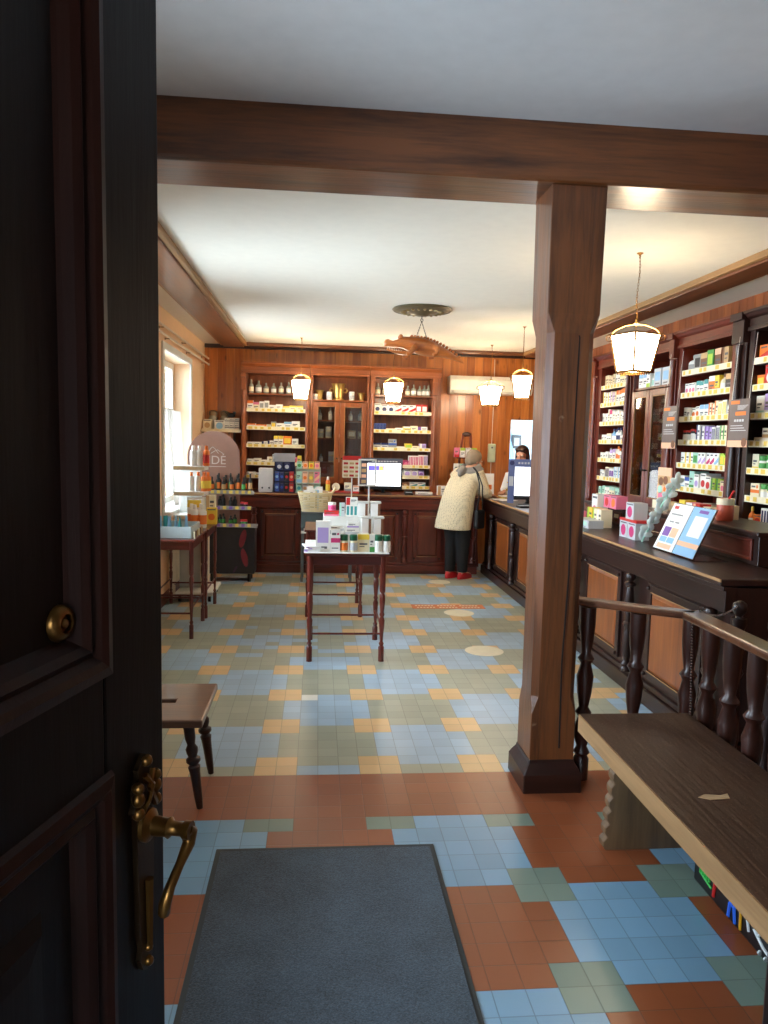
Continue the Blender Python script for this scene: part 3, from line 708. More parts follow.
def fill_row(toW, W0, W1, z, items, where, grp, rz, dep=.1, y0=.03, frm='window end'):
    """items: list of (n, kind/style, base, accent, w, h). toW maps local (x, y) to world; fills from W0 to W1"""
    x = W0; k = 0; rep = 0
    seq = []
    while True:
        for it in items:
            for _ in range(it[0]): seq.append(it)
        rep += 1
        if sum(i[4]+.004 for i in seq) > W1-W0+.3 or rep > 12: break
    for it in seq:
        n, sty, base, acc, w_, h = it
        h = min(h*rnd.uniform(1.02, 1.16), .152)
        if x+w_ > W1: break
        xx = x+w_/2; nm = ORD[min(k, 17)]
        col = base if base == acc else '%s and %s' % (base, acc)
        wx, wy = toW(xx, y0+rnd.uniform(0, .012) + (w_*.42 if isinstance(sty, str) else 0))
        if isinstance(sty, str):
            me = lidded(sty, round(w_*.46, 3), round(h, 2), base, acc, 'white' if base != 'white' else acc)
            col = '%s lidded %s' % (acc, base) if acc != base else base
            put('medicine_'+sty, me, (wx, wy, z+.0005), rz, '%s %s, %s from %s, %s' % (col, sty, nm, frm, where), sty, grp)
        else:
            me = carton_mesh(w_, round(h, 2), dep, base, acc, sty)
            put('medicine_carton', me, (wx, wy, z+.0005), rz+rnd.uniform(-.03,.03), '%s carton, %s from %s, %s' % (col, nm, frm, where), 'carton', grp)
        x += w_+rnd.uniform(.001, .006); k += 1
def rowR(t, yl, wl, wr, W, shelf, z, items, unit, **k):
    fill_row(lambda x, y: (RX+y, yl-x), wl+.006, W-wr-.004, z, items, '%s shelf, %s' % (shelf, unit), 'cartons on the %s shelf of the %s' % (shelf, unit), RZ, dep=.12, frm='far end', **k)
def rowB(xl, wl, wr, W, shelf, z, items, unit, **k):
    fill_row(lambda x, y: (xl+x, BY+y), wl+.006, W-wr-.004, z, items, '%s shelf, %s' % (shelf, unit), 'cartons on the %s shelf of the %s' % (shelf, unit), 0, dep=.12, frm='window end', **k)
SH = ['top', 'second', 'third', 'fourth', 'fifth', 'sixth', 'lowest']
# bookcase between the hanging signs
R2 = [[(1,'bottle','white','grey',.12,.14),(1,3,'grey','black',.09,.13),(1,1,'brown','tan',.1,.13),(1,3,'green','lime',.09,.14),(1,1,'brown','peach',.09,.14),(1,2,'tan','brown',.09,.13)],
      [(3,4,'white','pink',.055,.095),(3,1,'white','teal',.06,.1),(1,1,'orange','white',.08,.13),(1,0,'yellow','orange',.06,.12),(1,'bottle','cream','brown',.07,.12),(1,1,'black','tan',.08,.12)],
      [(2,0,'white','grey',.06,.09),(2,4,'white','orange',.06,.09),(2,1,'white','sky',.06,.1),(3,2,'cream','orange',.045,.11),(2,7,'white','yellow',.05,.11)],
      [(4,'tin','black','red',.055,.1),(2,2,'white','navy',.05,.12),(2,2,'lilac','purple',.05,.12),(2,7,'white','navy',.05,.12),(2,2,'cream','green',.045,.12)],
      [(1,0,'white','mint',.07,.1),(2,2,'white','yellow',.06,.1),(1,3,'mint','green',.07,.1),(2,5,'white','lilac',.055,.1),(2,5,'white','magenta',.06,.1),(1,5,'white','sky',.06,.1),(2,3,'lime','yellow',.05,.1)],
      [(1,0,'white','sky',.08,.1),(1,1,'white','blue',.08,.1),(1,0,'mint','green',.07,.15),(1,4,'white','lilac',.07,.12),(2,4,'white','red',.08,.12),(2,2,'lime','green',.06,.1),(1,4,'cream','pink',.06,.1)],
      [(1,'jar','yellow','orange',.07,.08),(2,'jar','pink','red',.07,.07),(1,0,'cream','red',.09,.05),(1,'jar','peach','red',.08,.08),(1,4,'white','orange',.08,.1)]]
for i, z in enumerate(ZR+[1.06]): rowR(u2, 5.765, .05, .05, .82, SH[i], z, R2[i], 'bookcase between signs')
R1 = [[(5,2,'cream','tan',.05,.11),(2,0,'white','orange',.06,.12),(3,1,'cream','yellow',.05,.12)],
      [(3,2,'white','yellow',.05,.12),(3,2,'cream','lilac',.05,.12),(4,1,'white','orange',.05,.13)],
      [(2,0,'white','lilac',.06,.1),(1,0,'cream','grey',.05,.13),(1,1,'white','magenta',.07,.13),(4,2,'white','cream',.055,.11)],
      [(2,0,'white','cream',.06,.07),(2,1,'white','cream',.06,.08),(2,'bottle','sky','navy',.05,.13),(2,'bottle','white','navy',.05,.14)],
      [(3,0,'white','cream',.06,.08),(1,'bottle','white','grey',.05,.11),(2,1,'white','lilac',.06,.1),(2,'bottle','white','orange',.05,.13)],
      [(2,0,'white','grey',.06,.08),(2,7,'cream','navy',.05,.11),(2,3,'white','purple',.06,.1),(3,2,'white','sky',.045,.12)],
      [(2,0,'mint','white',.07,.1),(2,0,'white','cream',.06,.09),(2,1,'cream','mint',.06,.1)]]
for i, z in enumerate(ZR+[1.07]): rowR(u1, 7.47, .07, .055, .75, SH[i], z, R1[i], 'bookcase by doorway')
R3 = [[(1,5,'orange','red',.14,.1),(1,0,'white','grey',.07,.1),(2,3,'red','orange',.1,.12)],
      [(1,3,'orange','yellow',.08,.08),(2,4,'red','white',.1,.15),(2,1,'orange','white',.08,.1)],
      [(1,0,'white','mint',.09,.13),(2,0,'lilac','white',.08,.13),(2,3,'mint','grey',.08,.12)],
      [(1,0,'cream','white',.09,.05),(1,6,'white','tan',.09,.1),(2,1,'white','magenta',.09,.14)],
      [(1,0,'cream','yellow',.07,.11),(5,'jar','white','green',.065,.105)],
      [(1,6,'cream','orange',.1,.11),(5,'jar','cream','green',.07,.1)],
      [(1,'bottle','orange','yellow',.05,.14),(1,4,'orange','red',.1,.1),(3,7,'white','navy',.09,.13)]]
for i, z in enumerate([z-.006 for z in ZR]+[1.05]): rowR(u3, 4.79, .055, .06, 1.2, SH[i], z, R3[i], 'bookcase nearest bench')
fill_row(lambda x, y: (RX+y, 6.63-x), .05, .74, 2.111, [(2,1,'white','sky',.08,.12),(1,0,'white','lime',.07,.11),(1,'bottle','white','mint',.07,.11),(2,3,'silver','sky',.13,.16),(1,2,'white','tan',.06,.17)], 'on top of wall cabinet', 'cartons on top of the glazed cabinet on the long wall', RZ, dep=.12, frm='far end')
B1 = [[(1,1,'white','orange',.07,.11),(1,1,'cream','pink',.07,.1),(2,3,'white','grey',.055,.1),(2,0,'white','yellow',.08,.07),(3,1,'cream','yellow',.08,.06)],
      [(2,1,'white','orange',.1,.05),(1,2,'cream','orange',.08,.05),(1,3,'grey','yellow',.06,.085),(1,0,'white','pink',.09,.06),(1,1,'white','sky',.09,.08),(1,0,'white','lime',.1,.1)],
      [(2,0,'white','pink',.085,.045),(2,2,'white','navy',.07,.06),(2,1,'white','yellow',.055,.12),(1,3,'orange','yellow',.1,.115),(1,0,'white','grey',.075,.09),(1,4,'white','lime',.09,.12)],
      [(1,0,'white','yellow',.08,.06),(1,0,'white','mint',.09,.06),(1,0,'white','cream',.07,.05),(1,2,'cream','white',.06,.08),(2,4,'silver','navy',.09,.11),(1,3,'pink','red',.12,.09),(1,0,'yellow','orange',.05,.1)],
      [(1,0,'white','red',.1,.06),(1,0,'white','grey',.09,.05),(1,2,'white','silver',.1,.04)]]
for i, z in enumerate([1.915, 1.695, 1.48, 1.26, 1.1]): rowB(-.935, .06, .055, .83, SH[i+1], z, B1[i], 'bookcase beside round sign')
B2 = [[(3,4,'white','navy',.08,.1),(3,5,'white','red',.085,.1),(3,3,'red','white',.07,.11)],
      [(4,7,'blue','navy',.035,.095),(1,0,'cream','red',.12,.04),(1,0,'white','yellow',.09,.05),(1,1,'yellow','white',.09,.06),(1,0,'cream','white',.08,.08),(1,2,'white','purple',.12,.06)],
      [(2,1,'silver','navy',.09,.07),(1,6,'grey','blue',.1,.12),(1,0,'white','red',.1,.04),(1,3,'yellow','lime',.09,.08),(1,0,'cream','lime',.09,.05),(1,2,'lilac','white',.08,.08)],
      [(3,1,'cream','brown',.1,.06),(2,4,'magenta','pink',.07,.07),(3,7,'white','magenta',.06,.13),(3,7,'white','purple',.05,.13)],
      [(3,4,'lilac','purple',.07,.08),(2,4,'white','red',.08,.08),(2,4,'white','lilac',.09,.09)],
      [(3,0,'white','grey',.09,.07),(2,4,'brown','tan',.09,.06),(3,5,'white','teal',.1,.06)],]
for i, z in enumerate([1.922, 1.697, 1.476, 1.263, 1.131, 1.0]): rowB(.63, .055, .11, .885, SH[i+1], z, B2[i], 'bookcase behind screen')
# apothecary bottles on the highest shelves, brass mortars on the glazed cabinet
apo = plain('old_bottle_glass', srgb(150,150,136), .15, var=.1)
def apothecary(x, z, r, h, lab, where, clear=True):
    t = thing('apothecary_bottle', where, 'bottle', (x, BY+.1, z), 0, 'old apothecary bottles on the highest shelves')
    b = MB(); b.lathe([(r*.9,0),(r,.006),(r,h*.55),(r*.85,h*.64),(r*.4,h*.7),(r*.38,h*.78),(r*.5,h*.8)], 14); b.build('body', apo if clear else white_c, t, smooth=40)
    b = MB(); b.lathe([(r*.34,h*.78),(r*.3,h*.82),(r*.42,h*.9),(r*.3,h)], 12); b.build('stopper', apo if clear else white_c, t, smooth=40)
    b = MB(); b.lathe([(r*1.02,h*.14),(r*1.02,h*.46)], 14, cap=False); b.build('paper_label', lab, t, smooth=40)
for i in range(7): apothecary(-.83+i*.092, 2.125, [.033,.037,.033,.032,.032,.03,.034][i], [.17,.155,.13,.13,.14,.15,.15][i], white_c if i % 2 else cream_c, '%s old stoppered bottle from the window end, bookcase beside round sign' % ORD[i], clear=True)
for i, x in enumerate((.735,.82,1.11,1.185,1.26,1.32,1.37)): apothecary(x, 2.148, .031, [.15,.14,.13,.145,.13,.14,.14][i], cream_c if i < 3 else white_c, '%s old dark stoppered bottle from the mortars, bookcase behind screen' % ORD[i])
def mortar(x, z, r, h, lb, handles):
    t = thing('brass_mortar', lb, 'mortar', (x, BY+.13, z), 0, 'brass mortars on the glazed cabinet')
    b = MB(); b.lathe([(r*.8,0),(r*.82,h*.08),(r*.66,h*.14),(r*.7,h*.3),(r*.78,h*.6),(r*.92,h*.88),(r*1.05,h),(r*.95,h),(r*.8,h*.85),(r*.6,h*.2),(r*.01,h*.15)], 20); b.build('bowl', brass_lt, t, smooth=40)
    if handles:
        for s in (-1, 1):
            b = MB(); b.tube([(s*r*.75, 0, h*.7), (s*r*1.15, 0, h*.72), (s*r*1.3, 0, h*.6), (s*r*1.15, 0, h*.48), (s*r*.72, 0, h*.5)], .009, 8); b.build('handle', brass_lt, t, smooth=50)
mortar(.245, 2.07, .085, .205, 'largest brass mortar with two ring handles on the back glazed cabinet', True)
mortar(.01, 2.07, .055, .12, 'smaller plain brass mortar on the window side of the glazed cabinet', False)
mortar(.535, 2.07, .05, .1, 'small dull brass mortar at the screen end of the glazed cabinet', False)
for x, h, lb in ((.13, .1, 'white porcelain pharmacy jar between the two taller brass mortars'), (.41, .11, 'white porcelain pharmacy jar between largest and dull brass mortars'), (-.045, .07, 'tiny cream jar at the window end of the glazed cabinet top')):
    put('porcelain_jar', lidded('jar', .034, h, 'white', 'white', 'silver'), (x, BY+.1, 2.0705), 0, lb, 'jar', 'white jars on the glazed cabinet')
k = 0
for z, row in ((1.82, ((.02,.13,0),(.15,.16,0),(.4,.12,0),(.52,.13,0))), (1.6, ((.03,.11,1),(.13,.14,1),(.24,.1,0),(.42,.1,2),(.55,.09,2))), (1.3, ((.04,.1,0),(.17,.13,1),(.26,.07,0),(.5,.08,2)))):
    for x, h, kk in row:
        nm = ['glass vial', 'white measuring jar', 'cream paper packet'][kk]
        me = [lidded('bottle', .025, h, 'silver', 'grey', 'white'), lidded('jar', .038, h, 'cream', 'white', 'silver'), carton_mesh(.1, h, .06, 'tan', 'cream', 3)][kk]
        nn = ['glass_vial', 'measuring_jar', 'paper_packet'][kk]
        k += 1
        put(nn, me, (x, BY+.12, z+.001), 0, '%s %s from the window on the %s shelf inside the back glazed cabinet' % (nm, ORD[[a[0] for a in row].index(x)], {1.82:'upper',1.6:'middle',1.3:'lower'}[z]), 'pharmacy ware', 'old ware behind the glass doors')
for z in (1.8, 1.55, 1.3, 1.06):
    for i, y in enumerate((6.5, 6.38, 6.12, 6.0)):
        kk = (i+int(z*10)) % 2
        me = [lidded('bottle', .03, .14, 'brown', 'black', 'cream'), lidded('jar', .04, .12, 'white', 'silver', 'mint')][kk]
        put(['brown_flask', 'glass_jar'][kk], me, (RX+.12, y, z+.001), 0, '%s %s from far end on the %s shelf inside the long wall cabinet' % (ORD[i], ['brown flask', 'pale jar'][kk], {1.8:'upper',1.55:'middle',1.3:'lower',1.06:'lowest'}[z]), 'pharmacy ware', 'ware behind the long wall glass doors')
# ------------------------------------------------------------------ mat, stool, bench, railing
mt = NT('mat_pile'); g = mt.n('ShaderNodeNewGeometry')
nz = mt.n('ShaderNodeTexNoise', {'Vector': g.outputs['Position'], 'Scale': 210.0, 'Detail': 3.0}); nz2 = mt.n('ShaderNodeTexNoise', {'Vector': g.outputs['Position'], 'Scale': 6.0, 'Detail': 4.0})
rr = mt.n('ShaderNodeValToRGB', {'Fac': mt.math('ADD', mt.math('MULTIPLY', nz.outputs['Fac'], .7), mt.math('MULTIPLY', nz2.outputs['Fac'], .3))}); e = rr.color_ramp.elements
e[0].position = .32; e[0].color = srgb(16,24,31); e[1].position = .68; e[1].color = srgb(68,86,100)
bp = mt.n('ShaderNodeBump', {'Height': nz.outputs['Fac'], 'Strength': .35, 'Distance': .01}); mt.bs(Base_Color=rr.outputs[0], Roughness=.95, Normal=bp.outputs[0], Sheen_Weight=.3)
md = thing('door_mat', 'dark blue grey carpet mat lying on the tiles inside the entrance', 'mat', (.058, 2.0, 0))
b = MB(); b.bx(-.4, .4, -.69, .69, .002, .012); b.build('pile', mt.m, md)
b = MB(); b.rings([[(-h_, -k_, z), (h_, -k_, z), (h_, k_, z), (-h_, k_, z)] for h_, k_, z in ((.42,.72,.0008),(.418,.718,.005),(.4,.695,.006))]); b.build('rubber_border', plain('mat_rubber', srgb(58,62,62), .7), md)

SLEG = [(.013,0),(.017,.05),(.022,.18),(.026,.21),(.017,.22),(.03,.235),(.03,.25),(.018,.26),(.024,.28),(.026,.3),(.016,.32),(.022,.35),(.024,.42),(.02,.43)]
st = thing('wooden_stool', 'low dark wooden stool with a hand slot and turned legs beside the entrance door', 'stool', (-.645, 3.215, 0), .0)
seat_w = wood('worn_stool_seat', srgb(58,34,24), srgb(112,76,54), 'X', rough=.3, coat=.4)
b = MB(); W2, D2 = .19, .235
outl = [(-W2,-D2),(W2,-D2),(W2,D2),(-W2,D2)]; slot = [(-.035,-.02),(.04,-.02),(.04,.02),(-.035,.02)]
for z, rev in ((.412, 0), (.377, 1)):
    for i in range(4):
        j = (i+1) % 4; b.face([(*outl[i], z), (*outl[j], z), (*slot[j], z), (*slot[i], z)])
for P_ in (outl, slot):
    for i in range(4):
        j = (i+1) % 4; b.face([(*P_[i], .377), (*P_[j], .377), (*P_[j], .412), (*P_[i], .412)])
bmesh.ops.remove_doubles(b.bm, verts=b.bm.verts, dist=1e-5)
b.build('seat', [seat_w], st, bevel=.007)
for sx in (-1, 1):
    for sy in (-1, 1):
        M = Matrix.Translation((sx*.125, sy*.165, 0)) @ Matrix.Rotation(sy*-.1*-1, 4, 'X') @ Matrix.Rotation(-sx*.12*-1, 4, 'Y')
        top = Vector((sx*.12, sy*.16, .377)); foot = Vector((sx*.17, sy*.165, 0)); d_ = (top-foot)
        q_ = Vector((0,0,1)).rotation_difference(d_.normalized()).to_matrix().to_4x4()
        b = MB(); b.lathe([(r, z*d_.length/.43) for r, z in SLEG], 12, foot, M=q_); b.build('leg', dark_z, st, smooth=45)

bn = thing('wooden_bench', 'long worn plank bench on board legs beside the doorway', 'bench', (1.35, 1.92, 0))
seat_b = wood('worn_bench_top', srgb(40,24,16), srgb(80,52,36), 'Y', rough=.5, coat=.1, bump=.6, worn=(srgb(112,86,62), 110.0, .58), contrast=.35)
pale_w = wood('pale_raw_wood', srgb(128,94,58), srgb(172,134,90), 'Y', rough=.6, coat=0)
b = MB(); b.bx(-.235, .235, -1.06, .985, .38, .455, 0); b.bx(-.241, -.235, -1.06, .985, .38, .452, 1); b.build('seat_board', [seat_b, pale_w], bn); seat_b.node_tree.nodes['Principled BSDF'].inputs['Specular IOR Level'].default_value = .2
b = MB(); b.rings([[(-.06+x, y_, .4556) for x, y_ in ((0,0),(.03,.018),(.08,.01),(.11,.02),(.1,-.012),(.03,-.018))], [(-.06+x, y_, .457) for x, y_ in ((0,0),(.03,.018),(.08,.01),(.11,.02),(.1,-.012),(.03,-.018))]]); o = b.build('worn_patch', plain('bare_wood_patch', srgb(186,156,116), .7), bn, loc=(-.05, .25, 0))
for yy in (.73, -.78):
    b = MB(); P_ = [(.15, 0), (.15, .38), (-.17, .38)]
    for i in range(7):
        z0_ = (.38-i*.38/7); P_ += [(-.17-.012-.03*i/6, z0_-.02), (-.182-.03*i/6, z0_-.04), (-.17-.03*(i+1)/7, z0_-.0574)]
    b.prism(P_, .05, Matrix.Translation((0, yy, 0))); b.build('leg_board', wood('bench_leg_wood', srgb(74,54,36), srgb(120,92,62), 'Z', rough=.55, coat=.1), bn, bevel=.004)

BAL = [(r*1.2, z) for r, z in [(.03,0),(.03,.1),(.022,.115),(.032,.13),(.02,.16),(.034,.21),(.034,.25),(.02,.3),(.032,.325),(.018,.35),(.028,.42),(.033,.5),(.02,.56),(.032,.585),(.018,.61),(.026,.68),(.03,.74),(.03,.83)]]
rl = thing('balustrade', 'dark turned wooden railing behind the bench beside the timber post', 'railing', (1.24, 3.29, 0))
Pn = [Vector((.0, 0, 0)), Vector((.4, -.27, 0)), Vector((.385, -2.1, 0))]
for a, c, n0, n1, w_ in ((Pn[0], Pn[1], 0, 2, .06), (Pn[1], Pn[2], 0, 11, .085)):
    d_ = (c-a); L = d_.length; an = math.atan2(d_.y, d_.x); M = Matrix.Translation(a) @ Matrix.Rotation(an, 4, 'Z')
    b = MB(); b.bx(-.03, L+.02, -w_/2-.008, w_/2+.008, .835, .868, M=M); b.build('handrail', wood('handrail', srgb(50,24,12), srgb(110,62,32), 'X', rough=.3, coat=.4), rl, bevel=.01)
for p_ in [Vector((.03,-.02,0)), Vector((.215,-.145,0))]+[Pn[1]+(Pn[2]-Pn[1])*(i/11) for i in range(0, 12)]:
    b = MB(); b.lathe(BAL, 12, (p_.x, p_.y, 0)); b.build('baluster', wood('baluster_wood', srgb(24,10,6), srgb(64,28,16), 'Z', **MAH), rl, smooth=45)
for x, y, lb in ((1.98, 3.22, 'dark turned newel post with ball top at the corner of the long counter'), (2.1, 3.12, 'dark turned newel post with ball top in front of the counter end')):
    t = thing('newel_post', lb, 'post', (x, y, 0))
    b = MB(); b.lathe([(.035,0),(.035,.12),(.026,.14),(.036,.2),(.03,.4),(.022,.5),(.036,.53),(.024,.56),(.034,.66),(.028,.74),(.036,.76),(.036,.79)], 14); b.build('shaft', dark_z, t, smooth=45)
    b = MB(); b.lathe([(.02,.79),(.014,.8),(.03,.82),(.034,.84),(.03,.86),(.012,.872),(.001,.875)], 14); b.build('finial', dark_z, t, smooth=60)
# bead chain closing the gap
b = MB(); a = Vector((1.665, 3.0, .874)); c = Vector((1.955, 3.2, .85))
for i in range(30): b.ell(a.lerp(c, i/29)-Vector((0,0,.03*math.sin(PI*i/29))), (.005,.005,.005), 6, 5)
tag(b.build('bead_chain', chrome, None), 'thin silver bead chain draped from the railing corner to the newel post', 'chain')
b = MB()
for i in range(42): b.ell((1.622+.0012*i*.3, 2.985-.0004*i, .86-.0125*i), (.0048,.0048,.0048), 6, 5)
tag(b.build('bead_chain', chrome, None), 'thin silver bead chain hanging straight down from the railing corner', 'chain')

# black case with bright line drawings under the bench
nb = thing('painted_case', 'black case with bright neon line drawings standing under the bench', 'case', (1.4, 1.9, 0))
b = MB(); b.bx(0, .16, -.5, .55, .001, .3); b.build('body', black_p, nb, bevel=.01)
neon = {k: plain('paint_'+k, srgb(*v), .5, var=0) for k, v in (('green',(60,190,80)),('blue',(50,110,230)),('red',(210,40,40)),('yellow',(230,170,40)),('white',(230,235,235)))}
def nline(pts, c, r=.006):
    r *= .72
    b = MB(); b.tube([(-.003, .5-(.46-y_)*.5, z_*.85) for y_, z_ in pts], r, 6); b.build('painted_drawing', neon[c], nb)
for i in range(5): nline([(.44-.03*i, .2), (.45-.03*i, .07)], 'green', .007)
nline([(.46,.2),(.3,.2)], 'green'); nline([(.46,.07),(.3,.05)], 'green')
nline([(.27,.22),(.25,.12),(.27,.03)], 'red', .009); nline([(.25,.23),(.2,.22)], 'red')
nline([(.23,.2),(.2,.2),(.06,.12),(.04,.1)], 'blue', .008); nline([(.23,.17),(.2,.17),(.08,.09)], 'blue', .008)
for r_ in (.018,.032,.045): nline([(.04+r_*math.cos(i*PI/8), .12+r_*math.sin(i*PI/8)) for i in range(17)], 'blue', .006)
nline([(.07,.08),(.08,.02)], 'blue', .009); nline([(.02,.08),(.0,.02)], 'blue', .009)
nline([(-.04,.24),(-.06,.02)], 'yellow', .007); nline([(-.04,.24),(-.09,.2),(-.06,.17)], 'yellow')
for r_ in (.015,.035,.055,.075): nline([(-.2+r_*math.cos(.3+i*PI/9), .13+r_*math.sin(.3+i*PI/9)) for i in range(12)], 'white', .007)
nline([(-.14,.14),(-.13,.09),(-.15,.05)], 'white', .007); nline([(-.2,.08),(-.3,.05),(-.38,.04)], 'white', .007)
for i in range(4): nline([(-.32-.03*i,.2),(-.32-.03*i,.09)], 'green', .007)
for y_ in (-.27,-.33): nline([(y_,.02),(y_-.012,.02)], 'white', .011)

# ------------------------------------------------------------------ nesting tables with turned legs
TL = [((r if r < .016 else r*1.06), z) for r, z in [(.02,0),(.02,.1),(.013,.11),(.018,.125),(.011,.14),(.014,.19),(.018,.25),(.02,.29),(.012,.315),(.018,.33),(.013,.345),(.016,.38),(.02,.43),(.019,.46),(.013,.48),(.019,.49),(.02,.5),(.02,.74)]]
tab_w = wood('red_table_wood', srgb(64,20,16), srgb(112,42,30), 'Z', rough=.28, coat=.45)
tab_x = wood('red_table_wood_across', srgb(64,20,16), srgb(112,42,30), 'X', rough=.28, coat=.45)
def make_table():
    t = thing('side_table', 'x', 'table', (0,0,0), 0, 'red brown side tables with turned legs')
    b = MB(); b.bx(-.295,.295,-.33,.33,.765,.785); b.build('table_top', tab_x, t, bevel=.007)
    b = MB()
    for x0,x1,y0,y1 in ((-.24,.24,-.295,-.275),(-.24,.24,.275,.295),(-.265,-.245,-.28,.28),(.245,.265,-.28,.28)): b.bx(x0,x1,y0,y1,.7,.764)
    b.build('apron', tab_x, t)
    for sx in (-1,1):
        for sy in (-1,1):
            b = MB(); b.lathe([(r, z*.765/.74) for r, z in TL], 12, (sx*.257, sy*.285, 0)); b.build('leg', tab_w, t, smooth=45)
    for s, ax in ((-1,0),(1,0),(-1,1),(1,1)):
        b = MB()
        if ax == 0: b.tube([(-.245, s*.285, .2), (.245, s*.285, .2)], .008, 8)
        else: b.tube([(s*.257, -.27, .24), (s*.257, .27, .24)], .008, 8)
        b.build('stretcher', tab_w, t, smooth=50)
    return t
tb = make_table()
for i, (x, y, lb) in enumerate(((.219, 5.43, 'side table under a white sheet of vitamins, nearest in the middle of the floor'), (.165, 6.765, 'side table behind the vitamin table in the middle of the floor'),
                                (-1.165, 6.03, 'side table with a grey tray by the window wall, nearer one'), (-1.155, 6.70, 'side table touching the rolling bottle stand by the window wall'))):
    if i == 0: tb.location = (x, y, 0); tb['label'] = lb
    else: dup(tb, (x, y, 0), 0, lb, scale=(.92 if i == 1 else .79, 1, 1))
TZ = .785
b = MB(); b.bx(-.085, .515, 5.095, 5.765, TZ+.0005, TZ+.004); tag(b.build('paper_sheet', white_c), 'white sheet covering the top of the vitamin table', 'sheet')
# stepped white riser
rs = thing('display_riser', 'pale stepped display riser standing on the vitamin table', 'riser', (.25, 5.5, TZ+.0045))
b = MB(); b.bx(-.2, .24, -.2, .24, 0, .105); b.build('lower_step', white_p, rs, bevel=.003); b = MB(); b.bx(-.2, .24, -.02, .24, .105, .215); b.build('upper_step', white_p, rs, bevel=.003)
tz1 = TZ+.0045; 
def carton(lb, w_, h, d, base, acc, sty, loc, rz=0, grp=None, name='medicine_carton'):
    return put(name, carton_mesh(w_, h, d, base, acc, sty), loc, rz, lb, 'carton', grp)
carton('tall lilac fronted carton at the left front of the vitamin table', .1, .215, .07, 'white', 'lilac', 3, (.046, 5.14, tz1))
carton('slim white and pink carton beside the tall lilac carton', .065, .16, .06, 'white', 'magenta', 6, (.135, 5.135, tz1))
carton('small yellow and cream carton among the green lidded bottles', .08, .125, .06, 'cream', 'yellow', 1, (.333, 5.16, tz1))
carton('narrow bright green carton beside the yellow one', .035, .125, .05, 'white', 'green', 0, (.395, 5.15, tz1))
for x, lab, lb in ((.195, 'orange', 'green lidded bottle with an orange label beside the pink carton'), (.262, 'silver', 'green lidded bottle with a pale label, second from the pink carton'),
                   (.44, 'white', 'green lidded white bottle next to the narrow green carton'), (.498, 'white', 'green lidded white bottle at the front corner of the vitamin table')):
    t = thing('vitamin_bottle', lb, 'bottle', (x, 5.165, tz1), 0, 'green lidded bottles on the vitamin table')
    b = MB(); b.lathe([(.026,0),(.029,.006),(.029,.075),(.024,.085),(.02,.088)], 16, mi=0); b.lathe([(.0296,.012),(.0296,.066)], 16, mi=1, cap=False); b.build('body', [card('white' if lab == 'white' else 'cream'), card(lab)], t, smooth=40)
    b = MB(); b.lathe([(.026,.08),(.0275,.085),(.0275,.118),(.024,.122)], 16); b.build('lid', plain('deep_green_lid', srgb(24,92,62), .4), t, smooth=40)
def caddy(lb, loc, h=.115):
    t = thing('tea_tin', lb, 'tin', loc, 0, 'white boxes with brown sides on the vitamin riser')
    b = MB(); b.bx(-.036,.036,0,.075,0,h); b.build('body', white_c, t, bevel=.003)
    b = MB(); b.bx(.018,.037,-.0015,.0755,0,h*.985); b.build('brown_side', card('brown'), t)
    b = MB(); b.bx(-.04,.043,-.004,.078,h,h+.014); b.build('lid', plain('pale_lid', srgb(214,212,204), .5), t, bevel=.003)
z1_, z2_ = TZ+.0045+.106, TZ+.0045+.216
caddy('white box with a brown side on the low step, inner one of two', (.36, 5.32, z1_)); caddy('white box with a brown side on the low step, nearest the table edge', (.45, 5.32, z1_))
caddy('white box with a brown side on the high step, inner one of two', (.345, 5.5, z2_), .1); caddy('white box with a brown side on the high step, nearest the table edge', (.44, 5.5, z2_), .1)
b = MB(); b.bx(-.1,.1,-.012,.0,0,.022,0); b.bx(0,.1,-.013,-.012,0,.022,1); b.build('label_strip', [card('orange'), card('green')], rs, loc=(.16, -.202, .077))
carton('white carton lying on the low step beside the boxes', .1, .045, .09, 'white', 'silver', 0, (.26, 5.33, z1_)); carton('second white carton stacked on the low step carton', .085, .04, .08, 'white', 'lilac', 0, (.265, 5.335, z1_+.046))
carton('long pale carton lying on the low step near the pink jar', .13, .05, .09, 'white', 'silver', 5, (.135, 5.34, z1_)); carton('small white carton standing at the left of the low step', .06, .09, .06, 'white', 'grey', 0, (.075, 5.31, z1_-.0))
carton('red and pink carton lying on the high step of the riser', .11, .04, .07, 'red', 'pink', 0, (.11, 5.52, z2_))
put('cream_jar', lidded('jar', .03, .06, 'pink', 'white', 'magenta'), (.115, 5.55, z2_+.041), 0, 'pink jar with a white lid on the red carton', 'jar', None)
put('tube_box', carton_mesh(.04, .1, .04, 'silver', 'mint', 2), (.19, 5.51, z2_), 0, 'slim pale tube carton beside the pink jar', 'carton', None)
carton('teal windowed carton on the high step', .09, .085, .06, 'white', 'teal', 7, (.262, 5.51, z2_)); carton('white carton with a red stripe on the teal carton', .085, .055, .06, 'white', 'red', 2, (.262, 5.515, z2_+.086))
# leaflets
for i in range(4):
    b = MB(); b.bx(-.055,.055,-.08,.08,0,.009,0); b.bx(-.056,-.03,-.081,-.08,0,.009,1); tag(b.build('leaflet_pad', [white_c, card('lilac')], loc=(-.015+.006*i*(-1)**i, 5.205, tz1+.0098*i), rz=.12*(i-1.5)), 'white leaflet pad, %s in the pile on the vitamin table corner' % ['lowest','second from bottom','second from top','topmost'][i], 'leaflet', 'leaflets on the vitamin table')
